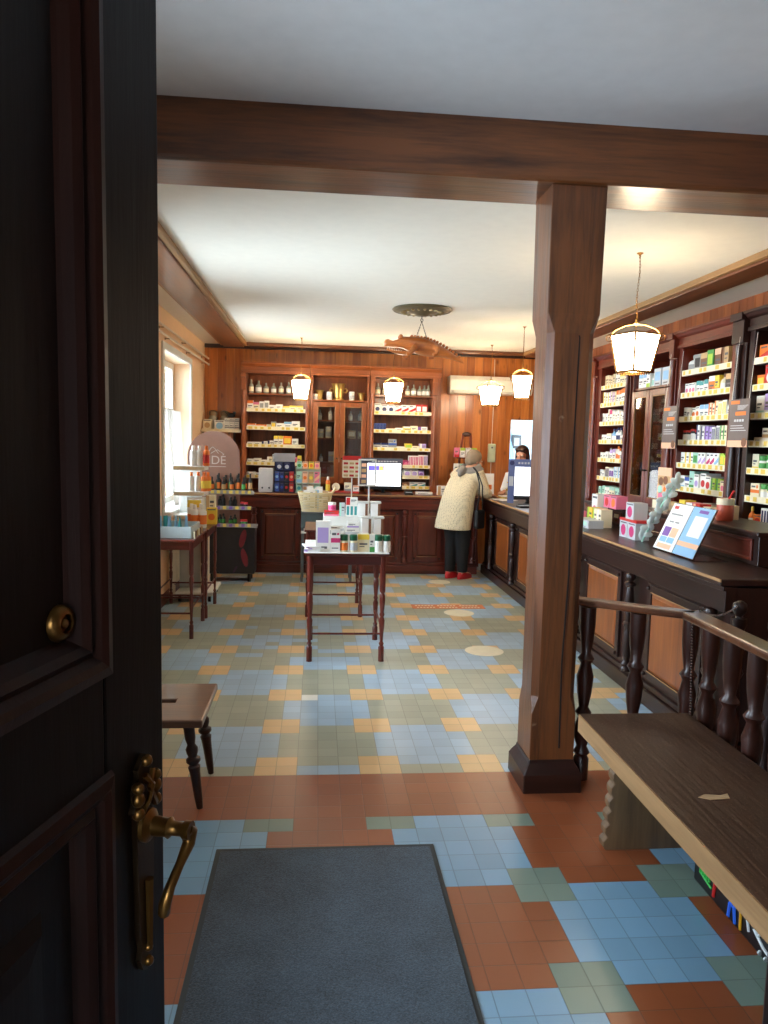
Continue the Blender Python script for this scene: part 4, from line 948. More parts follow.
# grey tiered stand behind with a wicker basket
gs = thing('tiered_stand', 'grey tiered metal stand holding a basket in front of the back counter', 'stand', (.12, 8.08, 0))
b = MB(); b.bx(-.29,-.04,0,.02,.6,.765); b.build('front_panel', plain('slate_panel', srgb(72,84,86), .5), gs, bevel=.004)
b = MB(); b.bx(-.29,.28,-.01,.32,.545,.57); b.build('shelf', white_p, gs, bevel=.003)
b = MB(); b.bx(-.29,.28,-.01,.32,.765,.78); b.build('shelf', grey_m, gs, bevel=.003)
for sx in (-.275,.265):
    for yy in (.03,.3):
        b = MB(); b.bx(sx-.014,sx+.014,yy-.014,yy+.014,0,.765); b.build('leg', grey_m, gs)
bk = thing('wicker_basket', 'cream wicker basket of small white cartons on the grey stand', 'basket', (-.02, 8.22, .781))
wick = plain('wicker', srgb(226,206,160), .6)
b = MB()
for i in range(12):
    z = .006+i*.018; h_, k_ = .14+.045*i/11, .1+.03*i/11
    pts = []
    n = 40
    for j in range(n):
        a = 2*PI*j/n; cx, cy = math.cos(a), math.sin(a); s_ = (abs(cx)**4+abs(cy)**4)**-.25
        wv = .003*math.cos(j*PI+i*PI)
        pts.append(((h_+wv)*cx*s_, (k_+wv)*cy*s_, z))
    b.tube(pts, .011 if i in (0,11) else .0075, 6, closed=True)
b.build('weave', wick, bk, smooth=60)
b = MB(); b.bx(-.12,.12,-.085,.085,.0,.01); b.build('basket_bottom', wick, bk)
b = MB(); b.tube([(.18,-.04,.2),(.22,-.04,.25),(.215,0,.265),(.22,.04,.25),(.18,.04,.2)], .012, 8); b.build('handle', wick, bk, smooth=60)
for i, (x, y, h) in enumerate(((-.1,-.05,.22),(-.03,-.055,.24),(.05,-.045,.23),(.11,-.05,.22),(-.06,.02,.26),(.05,.03,.26))):
    carton('small white carton, %s from the window side in the wicker basket' % ORD[i], .062, h, .045, 'white', ['silver','cream','sky','tan','grey','white'][i], [0,6,2,1,0,0][i], (-.02+x, 8.2+y, .792), 0, 'cartons in the wicker basket')
# white frame sign on a pole
sf = thing('sign_frame', 'empty white sign frame on a slim pole behind the vitamin boxes', 'frame', (.466, 6.9, .786))
b = MB(); b.tube([(.02,0,.01),(.02,0,.365)], .009, 8); b.build('pole', white_p, sf, smooth=50)
b = MB(); b.bx(-.085,.085,-.012,.012,.365,.38); b.bx(-.085,.085,-.012,.012,.605,.62); b.bx(-.085,-.07,-.012,.012,.38,.605); b.bx(.07,.085,-.012,.012,.38,.605); b.build('frame_border', white_p, sf, bevel=.004)
b = MB(); b.lathe([(.07,0),(.07,.006),(.015,.012)], 20); b.build('base', white_p, sf, smooth=40)
ca = thing('price_board', 'red topped price card board on a slim pole in the middle of the shop', 'sign', (.325, 6.95, .786))
b = MB(); b.tube([(0,0,.01),(0,0,.44)], .006, 8); b.build('pole', white_p, ca, smooth=50)
b = MB(); b.bx(-.09,.085,-.01,0,.44,.645); b.build('board', cream_c, ca, bevel=.003)
b = MB(); b.bx(-.09,.085,-.0125,-.01,.605,.645,0)
for r_ in range(4):
    for c_ in range(3): b.bx(-.08+.055*c_,-.038+.055*c_,-.0115,-.01,.45+.038*r_,.47+.038*r_, 0 if (r_+c_) % 2 else 1)
b.build('printing', [card('red'), card('tan')], ca)
b = MB(); b.lathe([(.06,0),(.06,.006),(.012,.012)], 20); b.build('base', white_p, ca, smooth=40)
# ------------------------------------------------------------------ left side: tray, rolling bottle stand, cosmetics display, radiator, curtain
tr = thing('display_tray', 'grey tray of tubes and bottles on the nearer window table', 'tray', (-1.17, 5.98, TZ+.0005))
b = MB(); b.bx(-.2,.2,-.2,.2,0,.012); b.build('tray_floor', plain('grey_tray', srgb(168,182,182), .4), tr)
b = MB()
for x0,x1,y0,y1 in ((-.2,.2,-.205,-.195),(-.2,.2,.195,.205),(-.205,-.195,-.2,.2),(.195,.205,-.2,.2)): b.bx(x0,x1,y0,y1,0,.09)
b.build('tray_wall', plain('grey_tray', srgb(168,182,182), .4), tr, bevel=.003)
TUBE = [(.004,.0),(.02,.02),(.02,.03),(.022,.03),(.02,.06),(.016,.12),(.002,.15)]
for i in range(8):
    h = 'sky' if i % 3 else 'teal'
    key = ('tube', h)
    if key not in _cm:
        b = MB(); b.lathe([(.014,0),(.015,.03)], 12, mi=1); b.rings(ovals_z([(.03,.018,.018),(.09,.02,.012),(.15,.022,.003)]) if False else [[(rx*math.cos(2*PI*k/12), ry*math.sin(2*PI*k/12), z) for k in range(12)] for z, rx, ry in ((.03,.018,.018),(.09,.02,.012),(.15,.022,.003))], 0)
        o = b.build('tube', [card(h), card('white')], smooth=50); _cm[key] = o.data; bpy.data.objects.remove(o)
    put('cream_tube', _cm[key], (-1.31+.04*i, 5.86+.05*(i % 2), TZ+.013), .3*i, '%s cream tube, %s from the wall in the grey tray' % ({'sky':'pale blue','teal':'teal'}[h], ORD[i]), 'tube', 'cream tubes in the grey tray')
for i in range(6): carton('sample sachet, %s from the tray corner on the nearer window table' % ORD[i], .05, .05, .01, ['cream','brown','tan'][i % 3], ['tan','white','black'][i % 3], 5, (-.94, 5.78+.075*i, TZ+.001), PI/2+.2, 'sachets along the window table edge', 'sample_sachet')
def lotion(x, y, z, r, h, body, lab, cap_, lb, grp):
    t = thing('lotion_bottle', lb, 'bottle', (x, y, z), 0, grp)
    b = MB(); b.lathe([(r*.92,0),(r,.006),(r,h*.7),(r*.7,h*.78),(r*.5,h*.8)], 14, mi=0); b.lathe([(r*1.01,h*.15),(r*1.01,h*.55)], 14, mi=1, cap=False); b.build('body', [card(body), card(lab)], t, smooth=40)
    b = MB(); b.lathe([(r*.52,h*.8),(r*.5,h*.98),(r*.4,h)], 12); b.build('cap', card(cap_), t, smooth=40)
for i, (x, y) in enumerate(((-1.06,6.5),(-.99,6.5),(-1.1,6.58),(-1.02,6.6))): lotion(x, y, TZ+.001, .033, .2, 'white', 'orange', 'white', '%s white bottle with orange label on the farther window table' % ORD[i], 'orange labelled bottles on the window table')
carton('white and yellow carton standing on the farther window table', .12, .22, .08, 'white', 'yellow', 1, (-1.1, 6.72, TZ+.001)); carton('yellow and orange carton at the end of the window table', .09, .15, .06, 'yellow', 'orange', 4, (-.95, 6.74, TZ+.001))
# rolling stand
tw = thing('rolling_display', 'white rolling display stand with bottle shelves and a curved back', 'display stand', (-1.17, 7.3, 0))
b = MB(); b.rings([[(-.16,-.28,z),(.2,-.28,z),(.2,.28,z),(-.16,.28,z)] for z in (.06,.1)]); b.build('base', white_p, tw, bevel=.01)
b = MB(); b.rings([[(-.16,-.05,z),(.05,-.05,z),(.05,.0,z),(-.16,.0,z)] for z in (.1,.4,.8,1.0,1.3)]); b.build('back_board', plain('grey_white_board', srgb(196,198,194), .5), tw, bevel=.01)
b = MB(); b.bx(.05,.13,-.1,-.04,.1,.75); b.build('front_pillar', plain('cream_pillar', srgb(226,214,190), .5), tw, bevel=.006)
for sx in (-.12,.16):
    for yy in (-.24,.24):
        b = MB(); b.lathe([(.03,-.012),(.03,.012)], 14, (sx,yy,.031), M=Matrix.Rotation(PI/2,4,'Y')); b.build('wheel', black_p, tw, smooth=40)
for z in (.84,1.06,1.3):
    b = MB(); b.bx(-.17,.12,-.3,-.05,z-.04,z); b.build('shelf', white_p, tw, bevel=.005)
    b = MB(); b.bx(-.165,.115,-.303,-.3,z-.033,z-.006); b.build('price_strip', cream_c, tw)
G = 'white and orange bottles on the rolling stand'
for i, x in enumerate((0,.055,.12)): lotion(-1.17+x, 7.1, 1.301, .03, .19, 'white' if i < 2 else 'orange', 'white' if i < 2 else 'red', 'white' if i < 2 else 'orange', '%s bottle on the top shelf of the rolling stand' % ['leading white','middle white','orange'][i], G)
for i, x in enumerate((-.02,.04,.1,.13)): lotion(-1.17+x, 7.1+.04*(i % 2), 1.061, .03, .18, 'white' if i < 2 else 'orange', 'white' if i < 2 else 'yellow', 'orange', '%s bottle on the middle shelf of the rolling stand' % ['first white','second white','first orange','last orange'][i], G)
carton('white carton with yellow band on the lowest shelf of the rolling stand', .16, .16, .1, 'white', 'yellow', 6, (-1.14, 7.05, .841)); carton('cream carton at the end of the lowest rolling stand shelf', .08, .18, .1, 'cream', 'tan', 2, (-1.01, 7.1, .841))
# cosmetics display with the round sign
cdsp = thing('cosmetics_display', 'dark cosmetics display with a big round grey mauve sign and tagged shelves', 'display stand', (-.93, 8.1, 0), .0)
b = MB(); b.bx(-.26,.26,-.04,.22,.09,.6,0); b.build('plinth', plain('charcoal_print', srgb(38,34,38), .35), cdsp, bevel=.01)
b = MB()
for cx, cz, s_, c_ in ((.13,.48,1,0),(.15,.27,-1,0),(.05,.14,1,1)):
    b.rings([[(cx+r_*math.cos(2*PI*k/20)*.35+.02*s_*math.sin(2*PI*k/20), y_, cz+r_*math.sin(2*PI*k/20)) for k in range(20)] for y_, r_ in ((-.04,.1 if c_ == 0 else .04),(-.0415,.1 if c_ == 0 else .04))], c_)
b.build('printed_petals', [plain('petal_red', srgb(120,30,44), .4), plain('petal_purple', srgb(74,40,74), .4)], cdsp)
arch = [(-.5,.6),(.06,.6),(.06,1.36)]+[(-.22+.28*math.cos(a), 1.36+.28*math.sin(a)) for a in [PI*k/32 for k in range(1,32)]]+[(-.5,1.36)]
b = MB(); b.prism(arch, .012, Matrix.Translation((.03,.0,0))); b.build('arched_sign', plain('mauve_sign', srgb(156,118,104), .5), cdsp, smooth=30)
def lettering(body, par, size, loc, rot, mat, name='lettering', ext=.001, align='CENTER'):
    cu = bpy.data.curves.new(name, 'FONT'); cu.body = body; cu.size = size; cu.extrude = ext; cu.align_x = align; cu.materials.append(mat)
    q = bpy.data.objects.new(name, cu); COL.objects.link(q); dg = bpy.context.evaluated_depsgraph_get(); dg.update()
    me = bpy.data.meshes.new_from_object(q.evaluated_get(dg)); bpy.data.objects.remove(q); bpy.data.curves.remove(cu)
    if not me.materials: me.materials.append(mat)
    o = bpy.data.objects.new(name, me); COL.objects.link(o); o.parent = par; o.location = loc; o.rotation_euler = rot
    return o
sil = plain('silver_print', srgb(216,206,200), .4, var=0)
lettering('IDÉ', cdsp, .13, (-.155,-.0015,1.285), (PI/2,0,0), sil)
b = MB()
b.tube([(-.25,-.001,1.4),(-.225,-.001,1.45),(-.2,-.001,1.47),(-.175,-.001,1.45),(-.14,-.001,1.4)], .004, 6); b.tube([(-.22,-.001,1.4),(-.18,-.001,1.425),(-.15,-.001,1.44),(-.09,-.001,1.4)], .004, 6); b.bx(-.25,-.06,-.002,.001,1.255,1.262)
b.build('sign_emblem', sil, cdsp)
ystrip = [plain('mid_grey_strip', srgb(150,146,140), .5), tagy, card('purple')]
for z, dx in ((1.0,.25),(.83,.22),(.64,.29)):
    b = MB(); b.bx(-.3,dx,-.1,-.001,z-.018,z); sh = b.build('shelf', plain('taupe_shelf', srgb(120,106,98), .5), cdsp, bevel=.003)
    b = MB(); b.bx(-.3,dx,-.106,-.1,z-.03,z+.012,0)
    for i in range(8): b.bx(-.27+i*.065,-.235+i*.065,-.108,-.106,z-.024,z+.008, 1 if i % 2 else (2 if z < .9 else 1))
    b.build('price_strip', ystrip, sh)
for z, n, h, bod, lab in ((1.0,12,.15,'black','orange'),(.83,7,.1,'black','black'),(.64,7,.09,'black','green')):
    for i in range(n):
        b_ = bod if not (z < .9 and i >= n-2) else 'pink'
        put('serum_bottle' if b_ == 'black' else 'blush_pot', lidded('bottle' if b_ == 'black' else 'jar', .022, round(h*1.12*(1+.12*((i*7) % 3-1)), 2) if b_ == 'black' else .05, b_, 'black' if b_ == 'black' else 'red', ['orange','green','orange','tan'][i % 4] if z > .9 else lab), (-.93-.2+i*(.42/n)+.02*(i % 2), 8.1-.05+.03*((i*5) % 3)*.6, z+.001), 0,
            '%s from the window on the %s shelf under the round sign' % (ORD[i]+(' dark bottle' if b_ == 'black' else ' pink pot'), {1.0:'highest',.83:'middle',.64:'lowest'}[z]), 'bottle' if b_ == 'black' else 'pot', 'cosmetics under the round sign')
for sx in (-.2,.2):
    for yy in (.0,.18):
        b = MB(); b.lathe([(.02,0),(.02,.09)], 10, (sx,yy,0)); b.build('foot', black_p, cdsp, smooth=40)
# shelf bracket above the sign with white cartons and scales
ws = thing('wall_shelf', 'short wall shelf in the window corner above the round sign', 'shelf', (-1.415, 9.15, 1.66))
b = MB(); b.bx(0,.475,0,.29,-.02,0); b.build('board', wal_x, ws); b = MB(); b.bx(0,.475,-.006,0,-.022,.016); b.build('price_strip', strip, ws)
b = MB(); b.bx(.36,.38,.0,.28,-.2,-.02); b.build('bracket', wal_z, ws)
for i, x in enumerate((.3,.36,.42)):
    for j in range(2): carton('white carton, %s of three from the scales, %s row, corner wall shelf' % (ORD[i], ['lower','upper'][j]), .055, .075, .1, 'white', 'grey', 6, (-1.415+x, 9.2, 1.661+.077*j), 0, 'white cartons on the corner wall shelf')
carton('big white carton hanging over the front of the corner wall shelf', .12, .12, .05, 'white', 'sky', 4, (-1.2, 9.165, 1.6605+.0)); carton('brown printed carton at the window end of the corner shelf', .1, .13, .1, 'cream', 'tan', 4, (-1.35, 9.19, 1.661)); 
for i, x in enumerate((-1.3,-1.16)):
    t = thing('old_glass_jar', 'old glass jar with a brown lid, %s the window on the corner shelf' % ['nearer','farther from'][i], 'jar', (x, 9.33, 1.661), 0, 'old jars on the corner wall shelf')
    b = MB(); b.lathe([(.05,0),(.055,.01),(.055,.15),(.04,.18)], 16); b.build('body', apo, t, smooth=40)
    b = MB(); b.lathe([(.05,.18),(.052,.19),(.05,.23),(.02,.245)], 16); b.build('lid', plain('brown_lid', srgb(120,104,80), .5), t, smooth=40)
put('black_figure', (lambda b: (b.ell((0,0,.03),(.05,.025,.03),10,6), b.ell((.04,0,.06),(.02,.016,.02),8,6), b.tube([(-.04,0,.04),(-.07,0,.07)],.008,6), b.build('black_figure', black_p, smooth=60))[-1])(MB()).data, (-1.07, 9.24, 1.816), 0, 'small black animal figure sitting on the white cartons of the corner shelf', 'figurine', None)
for o in [o for o in bpy.data.objects if o.name.startswith('black_figure') and 'label' not in o]: bpy.data.objects.remove(o)
# radiator and pipe
ra = thing('radiator', 'cream column radiator under the window behind the side tables', 'radiator', (-1.4, 7.5, 0))
for i in range(9):
    b = MB(); b.bx(.0,.05,-.4+i*.09-.03,-.4+i*.09+.03,.14,.72); b.build('column', plain('radiator_cream', srgb(222,212,190), .45), ra, bevel=.02)
b = MB(); b.tube([(.03,-.42,.2),(.03,.38,.2)], .016, 8); b.build('pipe', plain('radiator_cream', srgb(222,212,190), .45), ra, smooth=50); b = MB(); b.tube([(.03,-.42,.66),(.03,.38,.66)], .016, 8); b.build('pipe', plain('radiator_cream', srgb(222,212,190), .45), ra, smooth=50); b = MB(); b.tube([(.03,-.42,.2),(.03,-.47,.2),(.03,-.47,.0)], .012, 8); b.build('pipe', plain('radiator_cream', srgb(222,212,190), .45), ra, smooth=50)
for yy in (-.35,.3):
    b = MB(); b.bx(.0,.05,yy-.01,yy+.01,.0,.14); b.build('foot', plain('radiator_cream', srgb(222,212,190), .45), ra)
# curtain rods and sheer
for x, y0, y1, z, lb in ((-1.36, 6.0, 9.33, 2.535, 'upper white curtain rod along the left ceiling edge'), (-1.35, 6.2, 9.3, 2.46, 'lower white curtain rod above the window')):
    t = thing('curtain_rod', lb, 'curtain rod', (x, y0, z))
    b = MB(); b.tube([(0,0,0),(0,y1-y0,0)], .011, 8); b.build('rod', plain('cream_rod', srgb(226,206,180), .4), t, smooth=50)
    for yy in (.8, 1.9, y1-y0-.15):
        b = MB(); b.tube([(0,yy,0),(-.06,yy,0)], .004, 6); b.lathe([(.012,-.002),(.012,.002)], 10, (-.063+.005,yy,0), M=Matrix.Rotation(PI/2,4,'Y')); b.build('bracket', brass, t)
    b = MB(); b.ell((0,y1-y0,0),(.015,.02,.015),10,6); b.build('end_cap', plain('cream_rod', srgb(226,206,180), .4), t, smooth=60)
ct = NT('sheer_fabric'); dfb = ct.n('ShaderNodeBsdfDiffuse', {'Color': (.75,.72,.66,1)}); trb = ct.n('ShaderNodeBsdfTranslucent', {'Color': (.22,.2,.17,1)}); tpb = ct.n('ShaderNodeBsdfTransparent')
m1 = ct.n('ShaderNodeMixShader', {0: .5, 1: dfb.outputs[0], 2: trb.outputs[0]}); m2 = ct.n('ShaderNodeMixShader', {0: .05, 1: m1.outputs[0], 2: tpb.outputs[0]}); ct.t.links.new(m2.outputs[0], ct.out.inputs['Surface'])
b = MB(); RR = []
for i in range(15):
    f = i/14; z = 1.84-f*.96; row = []
    ya = 7.35+.35*f*f; yb = 8.25
    for j in range(41):
        g_ = j/40; row.append((-1.5+.018*math.sin(j*1.25)*(1-.2*f)+.05*f, ya+(yb-ya)*g_, z-.05*(1-g_)*f))
    RR.append(row)
b.rings(RR, cap=False, closed=False); tag(b.build('sheer_curtain', ct.m, smooth=80), 'sheer white half curtain hanging in the far left window', 'curtain')
# ------------------------------------------------------------------ back counter things
CZ = .9456
adv = NT('screen_back'); 
scr = plain('lit_screen', (.9,.92,1,1), .3, var=0, em=((.92,.95,1.0,1), 1.6))
def advert_screen(lb, loc, rz, w_, h, tilt=0):
    t = thing('advert_screen', lb, 'screen', loc, rz)
    b = MB(); b.lathe([(.1,0),(.1,.01),(.03,.018),(.02,.03),(.02,.1)], 20, (0,.06,0)); b.build('stand', black_p, t, smooth=40)
    b = MB(); b.bx(-w_/2,w_/2,0,.04,.06,.06+h+.03); b.build('housing', black_p, t, bevel=.004)
    b = MB(); b.bx(-w_/2+.02,w_/2-.02,-.002,0,.1,.04+h); b.build('lit_panel', scr, t)
    return t
s1_ = advert_screen('bright advertising screen with a slate header on the back counter', (.79, 8.72, CZ), 0, .44, .34)
b = MB(); b.bx(-.24,.22,-.012,-.004,.37,.43,0); b.bx(-.28,-.2,-.012,-.004,.1,.43,0)
for i in range(4): b.bx(-.27,-.215,-.014,-.012,.13+.065*i,.17+.065*i,1+i % 2)
for i in range(9): b.bx(-.15+.035*i,-.125+.035*i,-.0135,-.012,.385,.4,3)
b.build('card_surround', [plain('slate_card', srgb(86,88,104), .5), card('tan'), card('peach'), card('silver')], s1_)
b = MB(); b.bx(-.19,-.0,-.0035,-.002,.28,.34,0); b.bx(-.06,-.01,-.004,-.0035,.285,.335,1); b.bx(-.13,.0,-.003,-.002,.24,.245,2); b.build('screen_picture', [plain('screen_violet', srgb(120,110,220), .4, var=0, em=((.2,.16,.75,1), .5)), plain('screen_yellow', srgb(230,210,120), .4, var=0, em=((.8,.65,.2,1), .5)), plain('screen_grey', srgb(170,180,190), .4, var=0)], s1_)
s2_ = advert_screen('bright advertising screen with a blue card surround on the long counter', (2.2, 7.5, CZ), -.12, .34, .36)
b = MB(); b.bx(-.2,.19,-.012,-.004,.4,.48,0); b.bx(-.22,-.155,-.012,-.004,.02,.48,0)
b.bx(-.21,-.165,-.014,-.012,.2,.3,1); b.ell((-.185,-.013,.44),(.025,.002,.025),12,6,mi=2)
for i in range(9): b.bx(-.12+.032*i,-.1+.032*i,-.0135,-.012,.43,.45,1)
b.build('card_surround', [plain('periwinkle_card', srgb(96,106,150), .5), card('silver'), card('navy')], s2_)
mag = thing('magazine_file', 'white cardboard file box standing on the back counter', 'file box', (-.605, 8.75, CZ))
b = MB(); b.bx(-.085,.085,0,.2,0,.28); b.build('box', plain('file_white', srgb(216,214,208), .6), mag, bevel=.004)
for sx in (-.04,.04):
    b = MB(); b.lathe([(.011,0),(.011,.002)], 12, (sx,-.0,.05), M=My); b.build('finger_hole', black_p, mag)
bs_ = thing('counter_display', 'blue and black product display with a grey header on the back counter', 'display', (-.39, 8.72, CZ))
b = MB(); b.bx(-.12,.12,.1,.13,0,.42); b.bx(-.12,.12,0,.1,0,.01); b.bx(-.12,-.112,0,.1,0,.26); b.bx(.112,.12,0,.1,0,.26); b.bx(-.12,.12,0,.1,.125,.135); b.build('rack', plain('display_navy', srgb(30,34,66), .4), bs_)
b = MB(); b.bx(-.125,.125,.095,.1,.36,.46); b.build('header', plain('display_grey', srgb(150,146,146), .5), bs_)
k = 0
for z in (.0105,.1355):
    for i in range(4):
        k += 1
        c_ = ['blue','navy','black','red'][i]
        carton('%s pack, %s from the file box on the %s tier of the counter display' % (c_, ORD[i], ['lower','upper'][z > .1]), .05, .11, .07, c_, ['sky','blue','red','peach'][i], 4, (-.39-.085+i*.057, 8.73, CZ+z), 0, 'packs in the blue counter display')
for i, x in enumerate((-.06,.03)): carton('%s navy and white carton under the grey header of the counter display' % ORD[i], .07, .09, .05, 'navy', 'silver', 4, (-.39+x, 8.76, CZ+.262), 0, 'packs in the blue counter display')
bs2 = thing('counter_rack', 'clear rack of pale blister packs beside the blue counter display', 'display', (-.11, 8.7, CZ))
b = MB(); b.bx(-.15,.15,0,.14,0,.012); b.bx(-.15,.15,.13,.14,0,.3); b.bx(-.15,.15,0,.14,.11,.12); b.build('rack', plain('pale_rack', srgb(176,190,180), .4), bs2)
for i in range(4):
    carton('pale %s pack, %s along the lower tier of the clear rack' % (['mint','silver','cream','mint'][i], ORD[i]), .062, .095, .05, ['mint','silver','cream','mint'][i], ['teal','tan','grey','white'][i], 4, (-.11-.105+i*.07, 8.72, CZ+.0125), 0, 'packs in the clear rack')
    carton('%s pack, %s along the upper tier of the clear rack' % (['sky','peach','orange','pink'][i], ORD[i]), .06, .13, .04, ['mint','peach','tan','pink'][i], ['sky','orange','yellow','peach'][i], [0,4,4,5][i], (-.11-.105+i*.07, 8.73, CZ+.1205), 0, 'packs in the clear rack')
    carton('%s cardboard topper, %s on the back of the clear rack' % (['green','peach','yellow','pink'][i], ORD[i]), .06, .09, .008, ['mint','peach','yellow','peach'][i], ['green','orange','orange','pink'][i], 4, (-.11-.105+i*.07, 8.8, CZ+.28), 0, 'packs in the clear rack')
lotion(.125, 8.72, CZ, .028, .2, 'orange', 'yellow', 'white', 'amber bottle with a white cap alone on the back counter', None)
put('round_badge', (lambda b: (b.lathe([(.001,-.01),(.045,-.01),(.048,0),(.045,.01),(.001,.01)], 24, (0,0,.05), M=My), b.build('round_badge', cream_c, smooth=40))[-1])(MB()).data, (.22, 8.7, CZ+.03), 0, 'round cream disc standing on the red box of the back counter', 'disc', None)
for o in [o for o in bpy.data.objects if o.name.startswith('round_badge') and 'label' not in o]: bpy.data.objects.remove(o)
carton('low red carton under the round cream disc on the back counter', .34, .03, .1, 'red', 'brown', 0, (.32, 8.68, CZ)); carton('small cream carton at the foot of the price board', .08, .1, .06, 'cream', 'grey', 0, (.36, 8.7, CZ+.031)); carton('small white carton between cream carton and screen', .07, .07, .05, 'white', 'peach', 1, (.46, 8.7, CZ+.031))
ph = thing('card_terminal', 'black card terminal beside the advertising screen on the back counter', 'terminal', (1.09, 8.72, CZ)); b = MB(); b.rings([[(-.05,-.06,z*.3),(.05,-.06,z*.3),(.05,.06,z),(-.05,.06,z)] for z in (.0,.05)]); b.build('body', black_p, ph, bevel=.006); b = MB(); b.bx(-.035,.035,-.04,.0,.028,.034); b.build('keypad', card('silver'), ph)
carton('white stand carton at the corner of the back counter beside the customer', .1, .11, .1, 'white', 'tan', 2, (1.5, 8.75, CZ)); carton('low white carton beside the card terminal', .2, .035, .1, 'white', 'grey', 0, (1.28, 8.72, CZ))
# ------------------------------------------------------------------ corner things behind the customer
ladder = thing('ladder_stand', 'red brown ladder shaped shelf stand with packs behind the customer', 'stand', (1.87, 9.22, .0))
for sx in (-1,1):
    b = MB(); b.rings([[(sx*x-.012,-.02,z),(sx*x+.012,-.02,z),(sx*x+.012,.02,z),(sx*x-.012,.02,z)] for x, z in ((.2,0),(.05,1.68))]); b.build('rail', mah_z, ladder)
for z, w_ in ((1.0,.12),(1.2,.105),(1.4,.085)):
    b = MB(); b.bx(-w_-.05,w_+.05,-.1,.04,z-.015,z); b.build('shelf', mah_x, ladder)
b = MB(); b.ell((0,0,1.69),(.06,.03,.03),12,8); b.build('cap', dark_x, ladder, smooth=60)
for z, its in ((1.4,(('pink','red'),('white','lime'),('white','green'),('lime','yellow'))),(1.2,(('white','green'),('white','mint'),('yellow','lime'))),(1.0,(('white','grey'),('white','navy'),('white','silver')))):
    for i, (a_, c_) in enumerate(its): carton('%s and %s pack, %s from window on the %s rung behind the customer' % (a_, c_, ORD[i], {1.4:'highest',1.2:'middle',1.0:'lowest'}[z]), .06, .12, .05, a_, c_, [0,1,4][i % 3], (1.87-.13+i*.074, 9.14, z+.001), 0, 'packs on the ladder stand')
fp = thing('wall_phone', 'pale green wall handset hanging on a white cable on the pine boards', 'telephone', (2.25, YB, 1.46))
b = MB(); b.bx(-.05,.05,-.045,0,-.12,.12); b.build('body', plain('pale_green_plastic', srgb(196,206,176), .45), fp, bevel=.012)
b = MB(); b.lathe([(.012,0),(.012,.004)], 10, (0,-.045,.07), M=My); b.build('dial', grey_m, fp)
b = MB(); b.tube([(0,-.01,.12),(.005,-.008,.6),(.0,-.008,1.2)], .004, 6); b.tube([(0,-.01,-.12),(.004,-.008,-.45)], .004, 6); b.build('cable', white_p, fp)
cl = thing('desk_calendar', 'white printed calendar card on the far counter corner beside the wall phone', 'calendar', (2.12, 9.1, CZ)); b = MB(); b.rings([[(-.1,y0_,0),(.1,y0_,0),(.1,y0_+.02,.26),(-.1,y0_+.02,.26)] for y0_ in (0,.006)]); b.build('card', white_c, cl); b = MB(); b.bx(-.07,.07,-.002,.004,.06,.12,0); b.bx(-.08,-.03,.012,.016,.2,.24,1); b.build('printing', [card('orange'), card('black')], cl)
ac = thing('wall_air_unit', 'long white air conditioning unit high on the pine boards', 'air conditioner', (2.17, 9.45, 2.31))
b = MB(); b.rings([[(x, y, z) for y, z in ((0,-.11),(-.2,-.11),(-.235,-.07),(-.24,.06),(-.2,.115),(0,.115))] for x in (-.53,.53)]); b.build('housing', plain('ac_cream', srgb(240,232,212), .4), ac, bevel=.01)
b = MB(); b.bx(-.48,.48,-.245,-.2,-.1,-.075); b.build('louvre', plain('ac_flap', srgb(206,200,184), .4), ac)
hand = thing('counter_tray', 'yellow edged tray with papers on the long counter by the customer', 'tray', (2.26, 8.5, CZ)); b = MB(); b.bx(-.13,.13,-.1,.1,0,.015); b.build('tray_floor', card('yellow'), hand); b = MB(); b.bx(-.11,.11,-.11,.09,.0155,.03); b.build('paper', white_c, hand)
dsp = thing('pump_bottle', 'pale pump bottle with a yellow band on the far counter corner', 'bottle', (2.3, 8.62, CZ)); b = MB(); b.lathe([(.045,0),(.05,.01),(.05,.1),(.03,.13),(.015,.14)], 16, mi=0); b.lathe([(.051,.08),(.051,.1)], 16, mi=1, cap=False); b.build('body', [card('cream'), card('yellow')], dsp, smooth=40); b = MB(); b.tube([(0,0,.14),(0,0,.18),(-.04,0,.178)], .007, 6); b.build('pump', card('yellow'), dsp)
pp = thing('paper_stack', 'loose white papers on the long counter under the customer hand', 'papers', (2.12, 8.2, CZ), .3); b = MB(); b.bx(-.1,.1,-.14,.14,0,.004); b.build('sheet', white_c, pp)
kb = thing('keyboard', 'dark keyboard lying in front of the counter screen', 'keyboard', (2.2, 7.25, CZ), .1); b = MB(); b.bx(-.18,.18,-.06,.06,0,.018); b.build('body', black_p, kb, bevel=.004); b = MB(); [b.bx(-.165+.03*i,-.14+.03*i,-.045+.03*j,-.02+.03*j,.018,.022) for i in range(11) for j in range(3)]; b.build('keys', card('grey'), kb)
